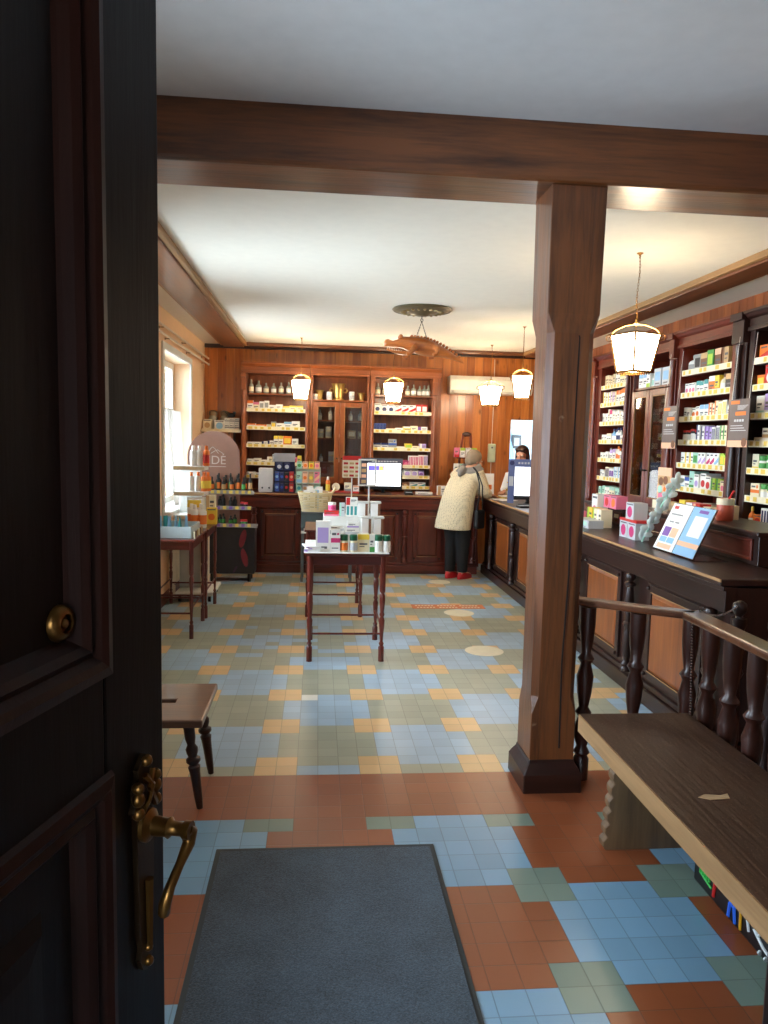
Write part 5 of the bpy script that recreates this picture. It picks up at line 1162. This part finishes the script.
# ------------------------------------------------------------------ long counter things
def pinkbox(lb, y, z): carton(lb, .125, .115, .1, 'silver', 'magenta', 4, (2.16, y, z), RZ, 'pink round fronted cartons on the long counter')
pinkbox('grey carton with a pink disc, farther one of the lower pair', 4.99, CZ); pinkbox('grey carton with a pink disc, nearer one of the lower pair', 4.855, CZ); pinkbox('grey carton with a pink disc, on top of the pair', 4.9, CZ+.134)
b = MB(); b.bx(-.14,.14,-.002,.12,0,.018); tag(b.build('pink_card', card('red'), loc=(2.16, 4.92, CZ+.1155), rz=RZ), 'bright pink card between the stacked pink disc cartons', 'card')
ss = thing('notice_stand', 'tilted clear notice stand with two printed sheets on the long counter', 'sign', (2.11, 4.42, CZ), RZ)
M = Matrix.Rotation(-.42, 4, 'X')
b = MB(); b.bx(0,.5,.0,.004,.005,.32, M=M); b.bx(0,.52,-.005,.2,0,.004); b.build('acrylic_holder', glassy('acrylic', (.97,.98,1,1), .35), ss)
for x0, c_ in ((.005,0),(.255,1)):
    b = MB(); b.bx(x0,x0+.24,-.003,-.001,.01,.315,0, M=M)
    if c_ == 0:
        for xa,xb,za,zb,mi in ((.03,.08,.28,.3,1),(.03,.17,.24,.25,5),(.05,.1,.19,.2,5),(.12,.17,.19,.2,5),(.03,.11,.1,.16,2),(.12,.2,.1,.16,3),(.03,.11,.06,.095,4),(.12,.2,.06,.095,4),(.03,.2,.02,.05,3)): b.bx(x0+xa,x0+xb,-.0042,-.003,za,zb,mi,M=M)
    else:
        for xa,xb,za,zb,mi in ((.0,.24,.01,.315,4),(.06,.2,.13,.26,0),(.0,.24,.065,.095,3),(.08,.18,.28,.3,2)): b.bx(x0+xa,x0+xb,-.0042-.0006*(mi != 4),-.003,za,zb,mi,M=M)
    b.build('printed_sheet', [white_c, card('red'), card('purple'), card('peach'), card('sky'), card('grey')], ss)
sp = thing('leaflet_spinner', 'mint paper flower strip leaning behind the notice stand', 'decoration', (2.22, 4.72, CZ))
for i in range(9):
    b = MB(); z = .05+.047*i; [b.ell((.02*i-.03+.024*math.cos(k*2.1+i), -.012*i+.01*k-.01, z+.02*math.sin(k*2.1+i)), (.034,.006,.02), 12, 6, M=Matrix.Rotation(k*2.1+i, 4, 'Y')) for k in range(3)]; b.build('paper_flower', plain('pale_mint_paper', srgb(226,238,232), .6), sp, smooth=40)
b = MB(); b.tube([(-.04,.01,0),(.13,-.1,.45)], .006, 6); b.build('stalk', card('mint'), sp)
po = thing('cardboard_poster', 'tall peach cardboard poster with food pictures standing on the desk box', 'poster', (2.5, 5.12, 1.136), RZ)
b = MB(); b.bx(-.1,.1,.0,.012,0,.3); b.build('board', card('peach'), po, bevel=.003); b = MB(); b.bx(-.12,.12,-.02,.06,0,.06); b.build('foot_box', card('cream'), po)
b = MB(); b.bx(-.09,.09,-.002,0,.17,.24,0)
for cx, cz, mi in ((-.05,.14,1),(.04,.14,2),(-.04,.09,3),(.05,.09,3),(-.04,.2,4),(.03,.21,4)): b.rings([[(cx+.035*math.cos(2*PI*k/14), y_, cz+.03*math.sin(2*PI*k/14)) for k in range(14)] for y_ in (-.001,-.003)], mi)
b.build('printed_pictures', [card('tan'), card('mint'), card('orange'), card('pink'), card('brown')], po)
rj = thing('candle_jar', 'red glass candle jar with a stick on the desk box under the nearer sign', 'jar', (2.52, 4.33, 1.136)); b = MB(); b.lathe([(.045,0),(.05,.01),(.05,.12),(.046,.125)], 18); b.build('jar_body', plain('red_wax', srgb(206,96,72), .3), rj, smooth=40); b = MB(); b.lathe([(.051,.1),(.052,.14)], 18, cap=False); b.build('rim', card('cream'), rj, smooth=40); b = MB(); b.tube([(0,0,.1),(.02,-.05,.19)], .006, 6); b.build('stick', card('red'), rj)
for i, (y, a_, c_, h) in enumerate(((4.95,'yellow','orange',.08),(4.85,'pink','white',.07),(4.75,'red','peach',.07),(4.62,'cream','red',.06),(4.5,'peach','red',.06),(4.42,'cream','pink',.09))): carton('%s and %s carton, %s from the food poster along the desk box' % (a_, c_, ORD[i]), .085, h, .08, a_, c_, i % 5, (2.56, y, 1.136), RZ, 'cartons along the desk box')
# far end products on the counter near the post
for i, (x, y, z, w_, h, a_, c_, s_) in enumerate(((2.2,5.75,0,.1,.14,'yellow','lime',2),(2.2,5.64,0,.08,.14,'cream','lime',2),(2.2,5.55,0,.08,.14,'cream','white',2),(2.28,5.86,0,.12,.24,'white','pink',4),(2.3,5.66,.15,.12,.1,'pink','red',4),(2.3,5.53,.15,.12,.1,'pink','orange',4),(2.12,5.9,0,.1,.1,'pink','lilac',0))):
    carton('%s and %s carton, %s of the pile by the timber post on the counter' % (a_, c_, ORD[i]), w_, h, .09, a_, c_, s_, (x, y, CZ+z), RZ, 'carton pile on the long counter by the post')
put('clear_box', carton_mesh(.3, .06, .12, 'silver', 'mint', 3), (2.08, 5.6, CZ), RZ, 'flat pale green box in front of the carton pile by the post', 'carton', None)
# hanging signs by the bookcase
for i, (y, z0_, z1_, lb) in enumerate(((5.66, 1.575, 1.908, 'grey hanging sign with orange blocks in front of the glazed cabinet'), (4.69, 1.595, 1.912, 'grey hanging sign with orange blocks in front of the shade-tinted pilaster nearest the bench'))):
    t = thing('hanging_sign', lb, 'sign', (2.78, y, z0_), RZ, 'grey hanging signs on the long wall'); h = z1_-z0_
    b = MB(); b.bx(-.115,.115,0,.006,0,h); b.build('board', plain('sign_grey', srgb(104,92,88), .5), t)
    b = MB(); b.bx(-.1,.0,-.002,0,h*.9,h*.97,0); b.bx(-.04,.08,-.002,0,h*.66,h*.74,0)
    for j in range(5): b.bx(-.02,.1-.012*j,-.0015,0,h*(.86-.02*j),h*(.868-.02*j),1)
    for j in range(4): b.bx(-.05+.03*j,-.03+.03*j,-.002,0,h*.53,h*.58,1)
    for j in range(3): b.bx(-.09,.05+.02*j,-.0015,0,h*(.44-.05*j),h*(.455-.05*j),1)
    b.bx(-.115,.115,-.002,0,0,h*.14,2); b.rings([[(.08+.028*math.cos(2*PI*k/14), y_, h*.1+.03*math.sin(2*PI*k/14)) for k in range(14)] for y_ in (-.002,-.004)], 3)
    b.build('printing', [card('orange'), card('silver'), card('peach'), card('brown')], t)
    b = MB(); b.tube([(-.1,.003,h),(-.1,.03,h+.42)], .0015, 4); b.tube([(.1,.003,h),(.1,.03,h+.42)], .0015, 4); b.build('cord', white_p, t)
# ------------------------------------------------------------------ floor stickers
stk = plain('cream_sticker', srgb(236,226,196), .45)
for i, (x, y, rx, ry, lb) in enumerate(((1.29,5.394,.148,.14,'nearest'),(1.335,6.639,.14,.14,'middle'),(1.4,8.154,.125,.13,'farthest'))):
    b = MB(); b.rings([[(rx*math.cos(2*PI*k/40), ry*math.sin(2*PI*k/40), z) for k in range(40)] for z in (.0006,.0016)]); tag(b.build('floor_sticker', stk, loc=(x, y, 0)), 'round cream floor sticker, %s of three along the long counter' % lb, 'sticker', 'round floor stickers')
t = thing('floor_strip', 'orange floor sticker strip with white lettering beside the middle round sticker', 'sticker', (1.27, 6.9, 0))
b = MB(); b.bx(-.345,.36,-.09,.09,.0005,.0012,0); b.build('strip', plain('terracotta_sticker', srgb(206,120,74), .5), t)
b = MB()
for i in range(20):
    if i % 7 != 6: b.bx(-.31+.031*i,-.288+.031*i,.02,.05,.0012,.0016); b.bx(-.3+.031*i,-.28+.031*i,-.055,-.025,.0012,.0016)
b.build('lettering', stk, t)
# back room
t = thing('added_room_lamp', 'added unseen ceiling lamp brightening the pale blue back room', 'lamp', (2.9, 10.3, 2.49)); b = MB(); b.lathe([(.15,0),(.15,-.03),(.12,-.07),(.001,-.09)], 24); b.build('shade', plain('added_lamp_glow', (1,1,1,1), .4, var=0, em=((.9,.96,1,1), 6)), t, smooth=60)  # lamp added out of view to brighten the back room
t = thing('picture_frame', 'small dark picture frame on the pale blue wall of the back room', 'picture', (3.0, 10.99, 1.62)); b = MB(); b.bx(-.07,.07,-.02,0,-.1,.1); b.build('frame', black_p, t); b = MB(); b.bx(-.04,.04,-.022,-.02,-.06,.06); b.build('picture', card('grey'), t)
t = thing('store_rack', 'narrow store rack with dark packs just inside the back room doorway', 'rack', (2.47, 9.75, 0)); b = MB(); b.bx(-.2,.03,0,.3,0,1.9); b.build('upright', plain('rack_blue_grey', srgb(130,150,160), .5), t)
b = MB(); b.bx(.03,.04,.02,.28,1.3,1.5,0); b.bx(.03,.04,.02,.28,1.62,1.76,1); b.build('side_packs', [card('navy'), card('brown')], t)
t = thing('coat', 'pale blue coat hanging on the back room wall', 'coat', (2.86, 10.96, 1.5)); b = MB(); b.rings([[(r_*math.cos(2*PI*k/14), .03*math.sin(2*PI*k/14)-.0, z) for k in range(14)] for z, r_ in ((-.7,.13),(-.3,.11),(-.05,.1),(.1,.06),(.2,.02))]); b.build('cloth', card('sky'), t, smooth=60)
# ------------------------------------------------------------------ people
def fused(b, name, mat, parent=None, voxel=.012, smooth_it=4):
    """closes the overlapping pieces into one continuous surface"""
    o = b.build(name+'_raw', mat)
    m = o.modifiers.new('fuse', 'REMESH'); m.mode = 'VOXEL'; m.voxel_size = voxel
    s = o.modifiers.new('soft', 'SMOOTH'); s.iterations = smooth_it; s.factor = .5
    dg = bpy.context.evaluated_depsgraph_get(); dg.update()
    me = bpy.data.meshes.new_from_object(o.evaluated_get(dg)); me.name = name
    me.polygons.foreach_set('use_smooth', [True]*len(me.polygons))
    me.materials.clear(); me.materials.append(mat)
    bpy.data.objects.remove(o)
    n = bpy.data.objects.new(name, me); COL.objects.link(n)
    if parent: n.parent = parent
    return n
def elrings(L, F, seg=20):
    """L: (center, right half width, forward half depth); F: forward dir (xy)"""
    F = Vector((F[0], F[1], 0)).normalized(); Rr = Vector((F.y, -F.x, 0)); out = []
    for c, a, d in L:
        c = Vector(c); out.append([c+Rr*a*math.cos(2*PI*k/seg)+F*d*math.sin(2*PI*k/seg) for k in range(seg)])
    return out
def hand(b, wrist, direc, down, side, flat=.2):
    """palm, four unequal bent fingers and a thumb"""
    w = Vector(wrist); d = Vector(direc).normalized(); n = Vector(down).normalized(); n = (n-d*n.dot(d)).normalized(); s = d.cross(n)*side
    P = lambda u, v, t: w+d*u+s*v+n*t
    for v, r in ((-.028,.014),(-.01,.015),(.01,.015),(.026,.014)): b.tube([P(-.01, v*.7, 0), P(.04, v, 0), P(.088, v*1.05, .002)], [.018, r, .011], 8)
    for v, L in ((-.031,.058),(-.011,.074),(.01,.08),(.03,.07)):
        b.tube([P(.08, v, 0), P(.08+L*.42, v*1.1, L*flat*.3), P(.08+L*.75, v*1.15, L*flat*.9), P(.08+L*.98, v*1.15, L*flat*1.7)], [.0095,.009,.008,.006], 8)
    b.tube([P(.02,.03,.004), P(.045,.055,.01), P(.075,.066,.016), P(.098,.066,.022)], [.013,.0115,.0095,.007], 8)
def head(b, c, F, r=1.0, tilt=0):
    F = Vector((F[0], F[1], tilt)).normalized(); up = Vector((0,0,1)); Rr = F.cross(up).normalized(); U = Rr.cross(F)
    M = Matrix((Rr, F, U)).transposed().to_4x4(); c = Vector(c)
    P = lambda x, y, z: c+M.to_3x3() @ Vector((x, y, z))*r
    b.ell(P(0,-.012,.03), (.074*r,.092*r,.085*r), 20, 14, M=M)
    b.ell(P(0,.022,-.04), (.056*r,.066*r,.07*r), 18, 12, M=M)
    b.ell(P(0,.066,-.092), (.024*r,.018*r,.016*r), 10, 8, M=M)      # chin
    b.tube([P(0,.078,.015), P(0,.095,-.012), P(0,.104,-.03), P(0,.088,-.04)], [.009*r,.012*r,.014*r,.009*r], 8)  # nose
    for s in (-1,1):
        b.ell(P(s*.074,-.006,-.012), (.01*r,.02*r,.03*r), 8, 8, M=M)
        b.ell(P(s*.03,.07,.02), (.02*r,.012*r,.01*r), 8, 6, M=M)
        b.ell(P(s*.04,.058,-.03), (.02*r,.016*r,.018*r), 8, 6, M=M)
    b.ell(P(0,.084,-.062), (.024*r,.01*r,.007*r), 10, 6, M=M)
    return M, P
skin = plain('skin', srgb(206,150,122), .5, var=.04)
def eyes(P, M, par):
    for s in (-1,1):
        b = MB(); b.ell(P(s*.03,.077,.012), (.012,.008,.007), 10, 8, mi=0, M=M); b.ell(P(s*.03,.084,.012), (.005,.003,.005), 8, 6, mi=1, M=M); b.build('eye', [white_c, black_p], par, smooth=60)
    b = MB(); b.tube([P(-.024,.092,-.062), P(0,.096,-.06), P(.024,.092,-.062)], [.002,.005,.002], 6); b.build('lips', plain('lip', srgb(176,96,86), .5), par, smooth=60)
# customer
F = (.76,.65); Rv = Vector((.65,-.76,0)); Fv = Vector((.76,.65,0))
hipc = Vector((1.62, 8.4, .84)); shc = Vector((1.75, 8.52, 1.23)); hd = Vector((1.845, 8.56, 1.375))
fL = Vector((1.565, 8.42, .03)); fR = Vector((1.70, 8.36, .03))
b = MB()
b.rings(elrings([((hipc.x,hipc.y,.76),.15,.11),((hipc.x,hipc.y,.84),.17,.13),((1.65,8.43,.98),.15,.11),((1.69,8.47,1.1),.16,.11),((1.74,8.51,1.21),.16,.1),((1.765,8.535,1.27),.09,.07)], F))
b.tube([(1.765,8.53,1.25),(1.8,8.545,1.3),(1.83,8.555,1.34)], [.06,.054,.05], 12)
for f, s in ((fL,-1),(fR,1)):
    h_ = hipc+Rv*.08*s; k_ = h_.lerp(f, .5)+Fv*.02
    b.tube([h_-Vector((0,0,.02)), k_+Vector((0,0,.04)), k_, f+Vector((0,0,.06))], [.085,.062,.056,.038], 12)
    b.tube([f+Vector((0,0,.05))-Fv*.04, f+Fv*.05+Vector((0,0,.02)), f+Fv*.15], [.036,.034,.024], 10)
rs_ = shc+Rv*.165; re = Vector((1.94, 8.36, 1.005)); rw = Vector((2.02, 8.42, .982))
ls_ = shc-Rv*.16; le = Vector((1.83, 8.68, 1.02)); lw = Vector((1.99, 8.66, .985))
for s_, e_, w_, sd in ((rs_,re,rw,1),(ls_,le,lw,-1)):
    b.tube([s_, s_.lerp(e_,.5), e_, e_.lerp(w_,.5), w_], [.05,.045,.04,.034,.026], 12)
    hand(b, w_, (w_-e_)*Vector((1,1,0))+Vector((0,0,-.03)), (0,0,-1), sd, .12)
Mh, Ph = head(b, hd, (.93,.3), 1.0, -.25)
cust = fused(b, 'person', skin, None, .0065, 3); cust.name = 'person'
tag(cust, 'person with short grey hair in a cream dotted jacket leaning on the long counter', 'person')
eyes(Ph, Mh, cust)
cj = NT('cream_dotted_jacket'); g = cj.n('ShaderNodeNewGeometry'); vo = cj.n('ShaderNodeTexVoronoi', {'Vector': g.outputs['Position'], 'Scale': 60.0}); vo.inputs['Randomness'].default_value = .25
mr = cj.n('ShaderNodeMapRange', {'Value': vo.outputs['Distance'], 'From Min': .22, 'From Max': .36, 'To Min': 1, 'To Max': 0})
cj.bs(Base_Color=cj.mix(cj.math('MULTIPLY', mr.outputs[0], .75), srgb(226,212,178), srgb(120,104,80)), Roughness=.85); bp = cj.n('ShaderNodeBump', {'Height': vo.outputs['Distance'], 'Strength': .4, 'Distance': .01}); cj.bs(Normal=bp.outputs[0])
b = MB()
b.rings(elrings([((1.575,8.39,.585),.235,.17),((1.585,8.4,.66),.235,.17),((1.61,8.41,.8),.225,.165),((1.63,8.42,.92),.215,.155),((1.665,8.45,1.03),.21,.15),((1.71,8.49,1.13),.205,.14),((1.745,8.52,1.21),.19,.125),((1.765,8.53,1.265),.13,.1),((1.79,8.54,1.295),.07,.065)], F, 28))
for s_, e_, w_ in ((rs_,re,rw),(ls_,le,lw)):
    b.tube([s_-(e_-s_)*.12+Vector((0,0,-.01)), s_.lerp(e_,.5), e_, e_.lerp(w_,.5), e_.lerp(w_,.8)], [.078,.074,.066,.055,.048], 14)
jk = fused(b, 'jacket', cj.m, cust, .012, 5)
b = MB(); blk = plain('black_trousers', srgb(11,11,13), .85)
b.rings(elrings([((hipc.x,hipc.y,.62),.19,.135),((hipc.x,hipc.y,.72),.185,.14),((hipc.x,hipc.y,.9),.16,.12)], F))
for f, s in ((fL,-1),(fR,1)):
    h_ = hipc+Rv*.085*s; k_ = h_.lerp(f, .5)+Fv*.02
    b.tube([h_-Vector((0,0,.06)), k_+Vector((0,0,.08)), k_, f+Vector((0,0,.2)), f+Vector((0,0,.05))], [.105,.09,.078,.066,.062], 14)
fused(b, 'trousers', blk, cust, .012, 4)
for f in (fL, fR):
    b = MB(); red = plain('red_leather', srgb(190,34,40), .4)
    b.rings(elrings([((f.x+Fv.x*.05,f.y+Fv.y*.05,.001),.045,.125),((f.x+Fv.x*.05,f.y+Fv.y*.05,.02),.048,.13),((f.x+Fv.x*.04,f.y+Fv.y*.04,.045),.044,.115),((f.x,f.y,.075),.036,.055)], F)); b.build('shoe', red, cust, smooth=60)
grey_h = plain('grey_hair', srgb(146,128,106), .75, var=.2)
b = MB(); Rm = Mh
for cc, rr_ in (((0,-.022,.045),(.085,.098,.085)), ((0,-.06,-.005),(.078,.06,.075)), ((.055,-.02,.02),(.034,.06,.06)), ((-.055,-.02,.02),(.034,.06,.06))): b.ell(Ph(*cc), rr_, 18, 12, M=Rm)
nb_ = grey_h.node_tree; _g = nb_.nodes.new('ShaderNodeNewGeometry'); _m = nb_.nodes.new('ShaderNodeMapping'); _m.inputs['Scale'].default_value = (130, 130, 22)
_n = nb_.nodes.new('ShaderNodeTexNoise'); _n.inputs['Scale'].default_value = 1.0; _b = nb_.nodes.new('ShaderNodeBump'); _b.inputs['Strength'].default_value = .9; _b.inputs['Distance'].default_value = .01
nb_.links.new(_g.outputs['Position'], _m.inputs[0]); nb_.links.new(_m.outputs[0], _n.inputs['Vector']); nb_.links.new(_n.outputs['Fac'], _b.inputs['Height']); nb_.links.new(_b.outputs[0], nb_.nodes['Principled BSDF'].inputs['Normal'])
fused(b, 'hair', grey_h, cust, .008, 3)
b = MB(); sc_ = plain('grey_scarf', srgb(134,130,126), .9, var=.12)
for z, r_, tl in ((1.275,.1,.03),(1.3,.092,.028),(1.255,.12,.03)):
    b.tube([Vector((1.785,8.535,z))+Rv*r_*1.25*math.cos(2*PI*k/18)+Fv*r_*math.sin(2*PI*k/18)+Vector((0,0,.03*math.sin(2*PI*k/18))) for k in range(18)], tl, 8, closed=True)
b.tube([Vector((1.7,8.47,1.29)), Vector((1.66,8.42,1.24)), Vector((1.63,8.39,1.2))], [.04,.045,.02], 10)
fused(b, 'scarf', sc_, cust, .01, 3)
bag = thing('shoulder_bag', 'black shoulder bag hanging at the side of the leaning customer', 'bag', (1.862, 8.272, .6), .71)
b = MB(); b.bx(-.075,.075,-.03,.03,0,.22); b.build('bag_body', plain('black_leather', srgb(14,13,14), .5), bag, bevel=.02)
b = MB(); b.tube([(-.06,0,.21),(-.05,-.02,.35),(-.055,-.025,.52),(-.06,.02,.66),(-.06,.07,.705),(-.03,.075,.70),(-.03,.02,.64),(-.0,-.025,.5),(.03,-.015,.35),(.06,0,.21)], .008, 6); b.build('strap', plain('black_leather', srgb(14,13,14), .5), bag, smooth=60)
# pharmacist behind the screen
F2 = (-.55,-.83); Rv2 = Vector((-.83,.55,0)); Fv2 = Vector((-.55,-.83,0)); p0 = Vector((2.545, 9.0, 0))
b = MB(); q = lambda r, f, z: p0+Rv2*r+Fv2*f+Vector((0,0,z))
b.rings(elrings([(q(0,0,.74),.15,.1),(q(0,0,.82),.16,.11),(q(0,0,.98),.13,.1),(q(0,0,1.12),.155,.1),(q(0,0,1.23),.16,.085),(q(0,0,1.29),.07,.06)], F2))
b.tube([q(0,0,1.26), q(0,.01,1.36)], [.055,.05], 12)
for s in (-1,1):
    b.tube([q(.08*s,0,.76), q(.08*s,.01,.42), q(.085*s,0,.06)], [.08,.055,.036], 12); b.tube([q(.085*s,-.03,.04), q(.085*s,.14,.025)], [.034,.024], 10)
    e_ = q(.21*s,.03,1.0); w_ = q(.15*s,.2,.99); b.tube([q(.16*s,0,1.22), e_, w_], [.048,.04,.027], 12); hand(b, w_, Fv2, (0,0,-1), s, .2)
M2, P2 = head(b, q(0,.03,1.445), F2, .97, -.22)
ph_ = fused(b, 'person', skin, None, .0065, 3)
tag(ph_, 'person with long dark hair standing behind the counter screen', 'person'); eyes(P2, M2, ph_)
b = MB()
for cc, rr_ in (((0,-.024,.048),(.084,.094,.08)), ((0,-.075,-.06),(.075,.04,.13)), ((.068,-.02,-.03),(.024,.05,.11)), ((-.068,-.02,-.03),(.024,.05,.11)), ((.03,.05,.085),(.045,.035,.02)), ((-.03,.05,.085),(.045,.035,.02))): b.ell(P2(*cc), rr_, 18, 12, M=M2)
fused(b, 'hair', plain('dark_hair', srgb(46,26,18), .5, var=.1), ph_, .008, 3)
b = MB(); b.rings(elrings([(q(0,0,.6),.2,.14),(q(0,0,.84),.175,.125),(q(0,0,1.0),.15,.115),(q(0,0,1.14),.17,.115),(q(0,0,1.24),.175,.1),(q(0,0,1.285),.09,.075)], F2, 24))
for s in (-1,1): b.tube([q(.15*s,0,1.21), q(.21*s,.03,1.0), q(.16*s,.17,.99)], [.065,.056,.042], 12)
fused(b, 'white_coat', plain('white_cotton', srgb(226,228,228), .85), ph_, .012, 4)
b = MB()
for s in (-1,1): b.tube([q(.085*s,0,.74), q(.085*s,.01,.42), q(.088*s,0,.05)], [.095,.075,.06], 12)
fused(b, 'trousers', plain('navy_trousers', srgb(36,40,56), .8), ph_, .012, 4)
for s in (-1,1):
    f = q(.085*s,.05,0); b = MB(); b.rings(elrings([((f.x,f.y,.001),.043,.12),((f.x,f.y,.025),.045,.125),((f.x,f.y,.05),.035,.09)], F2)); b.build('shoe', black_p, ph_, smooth=60)
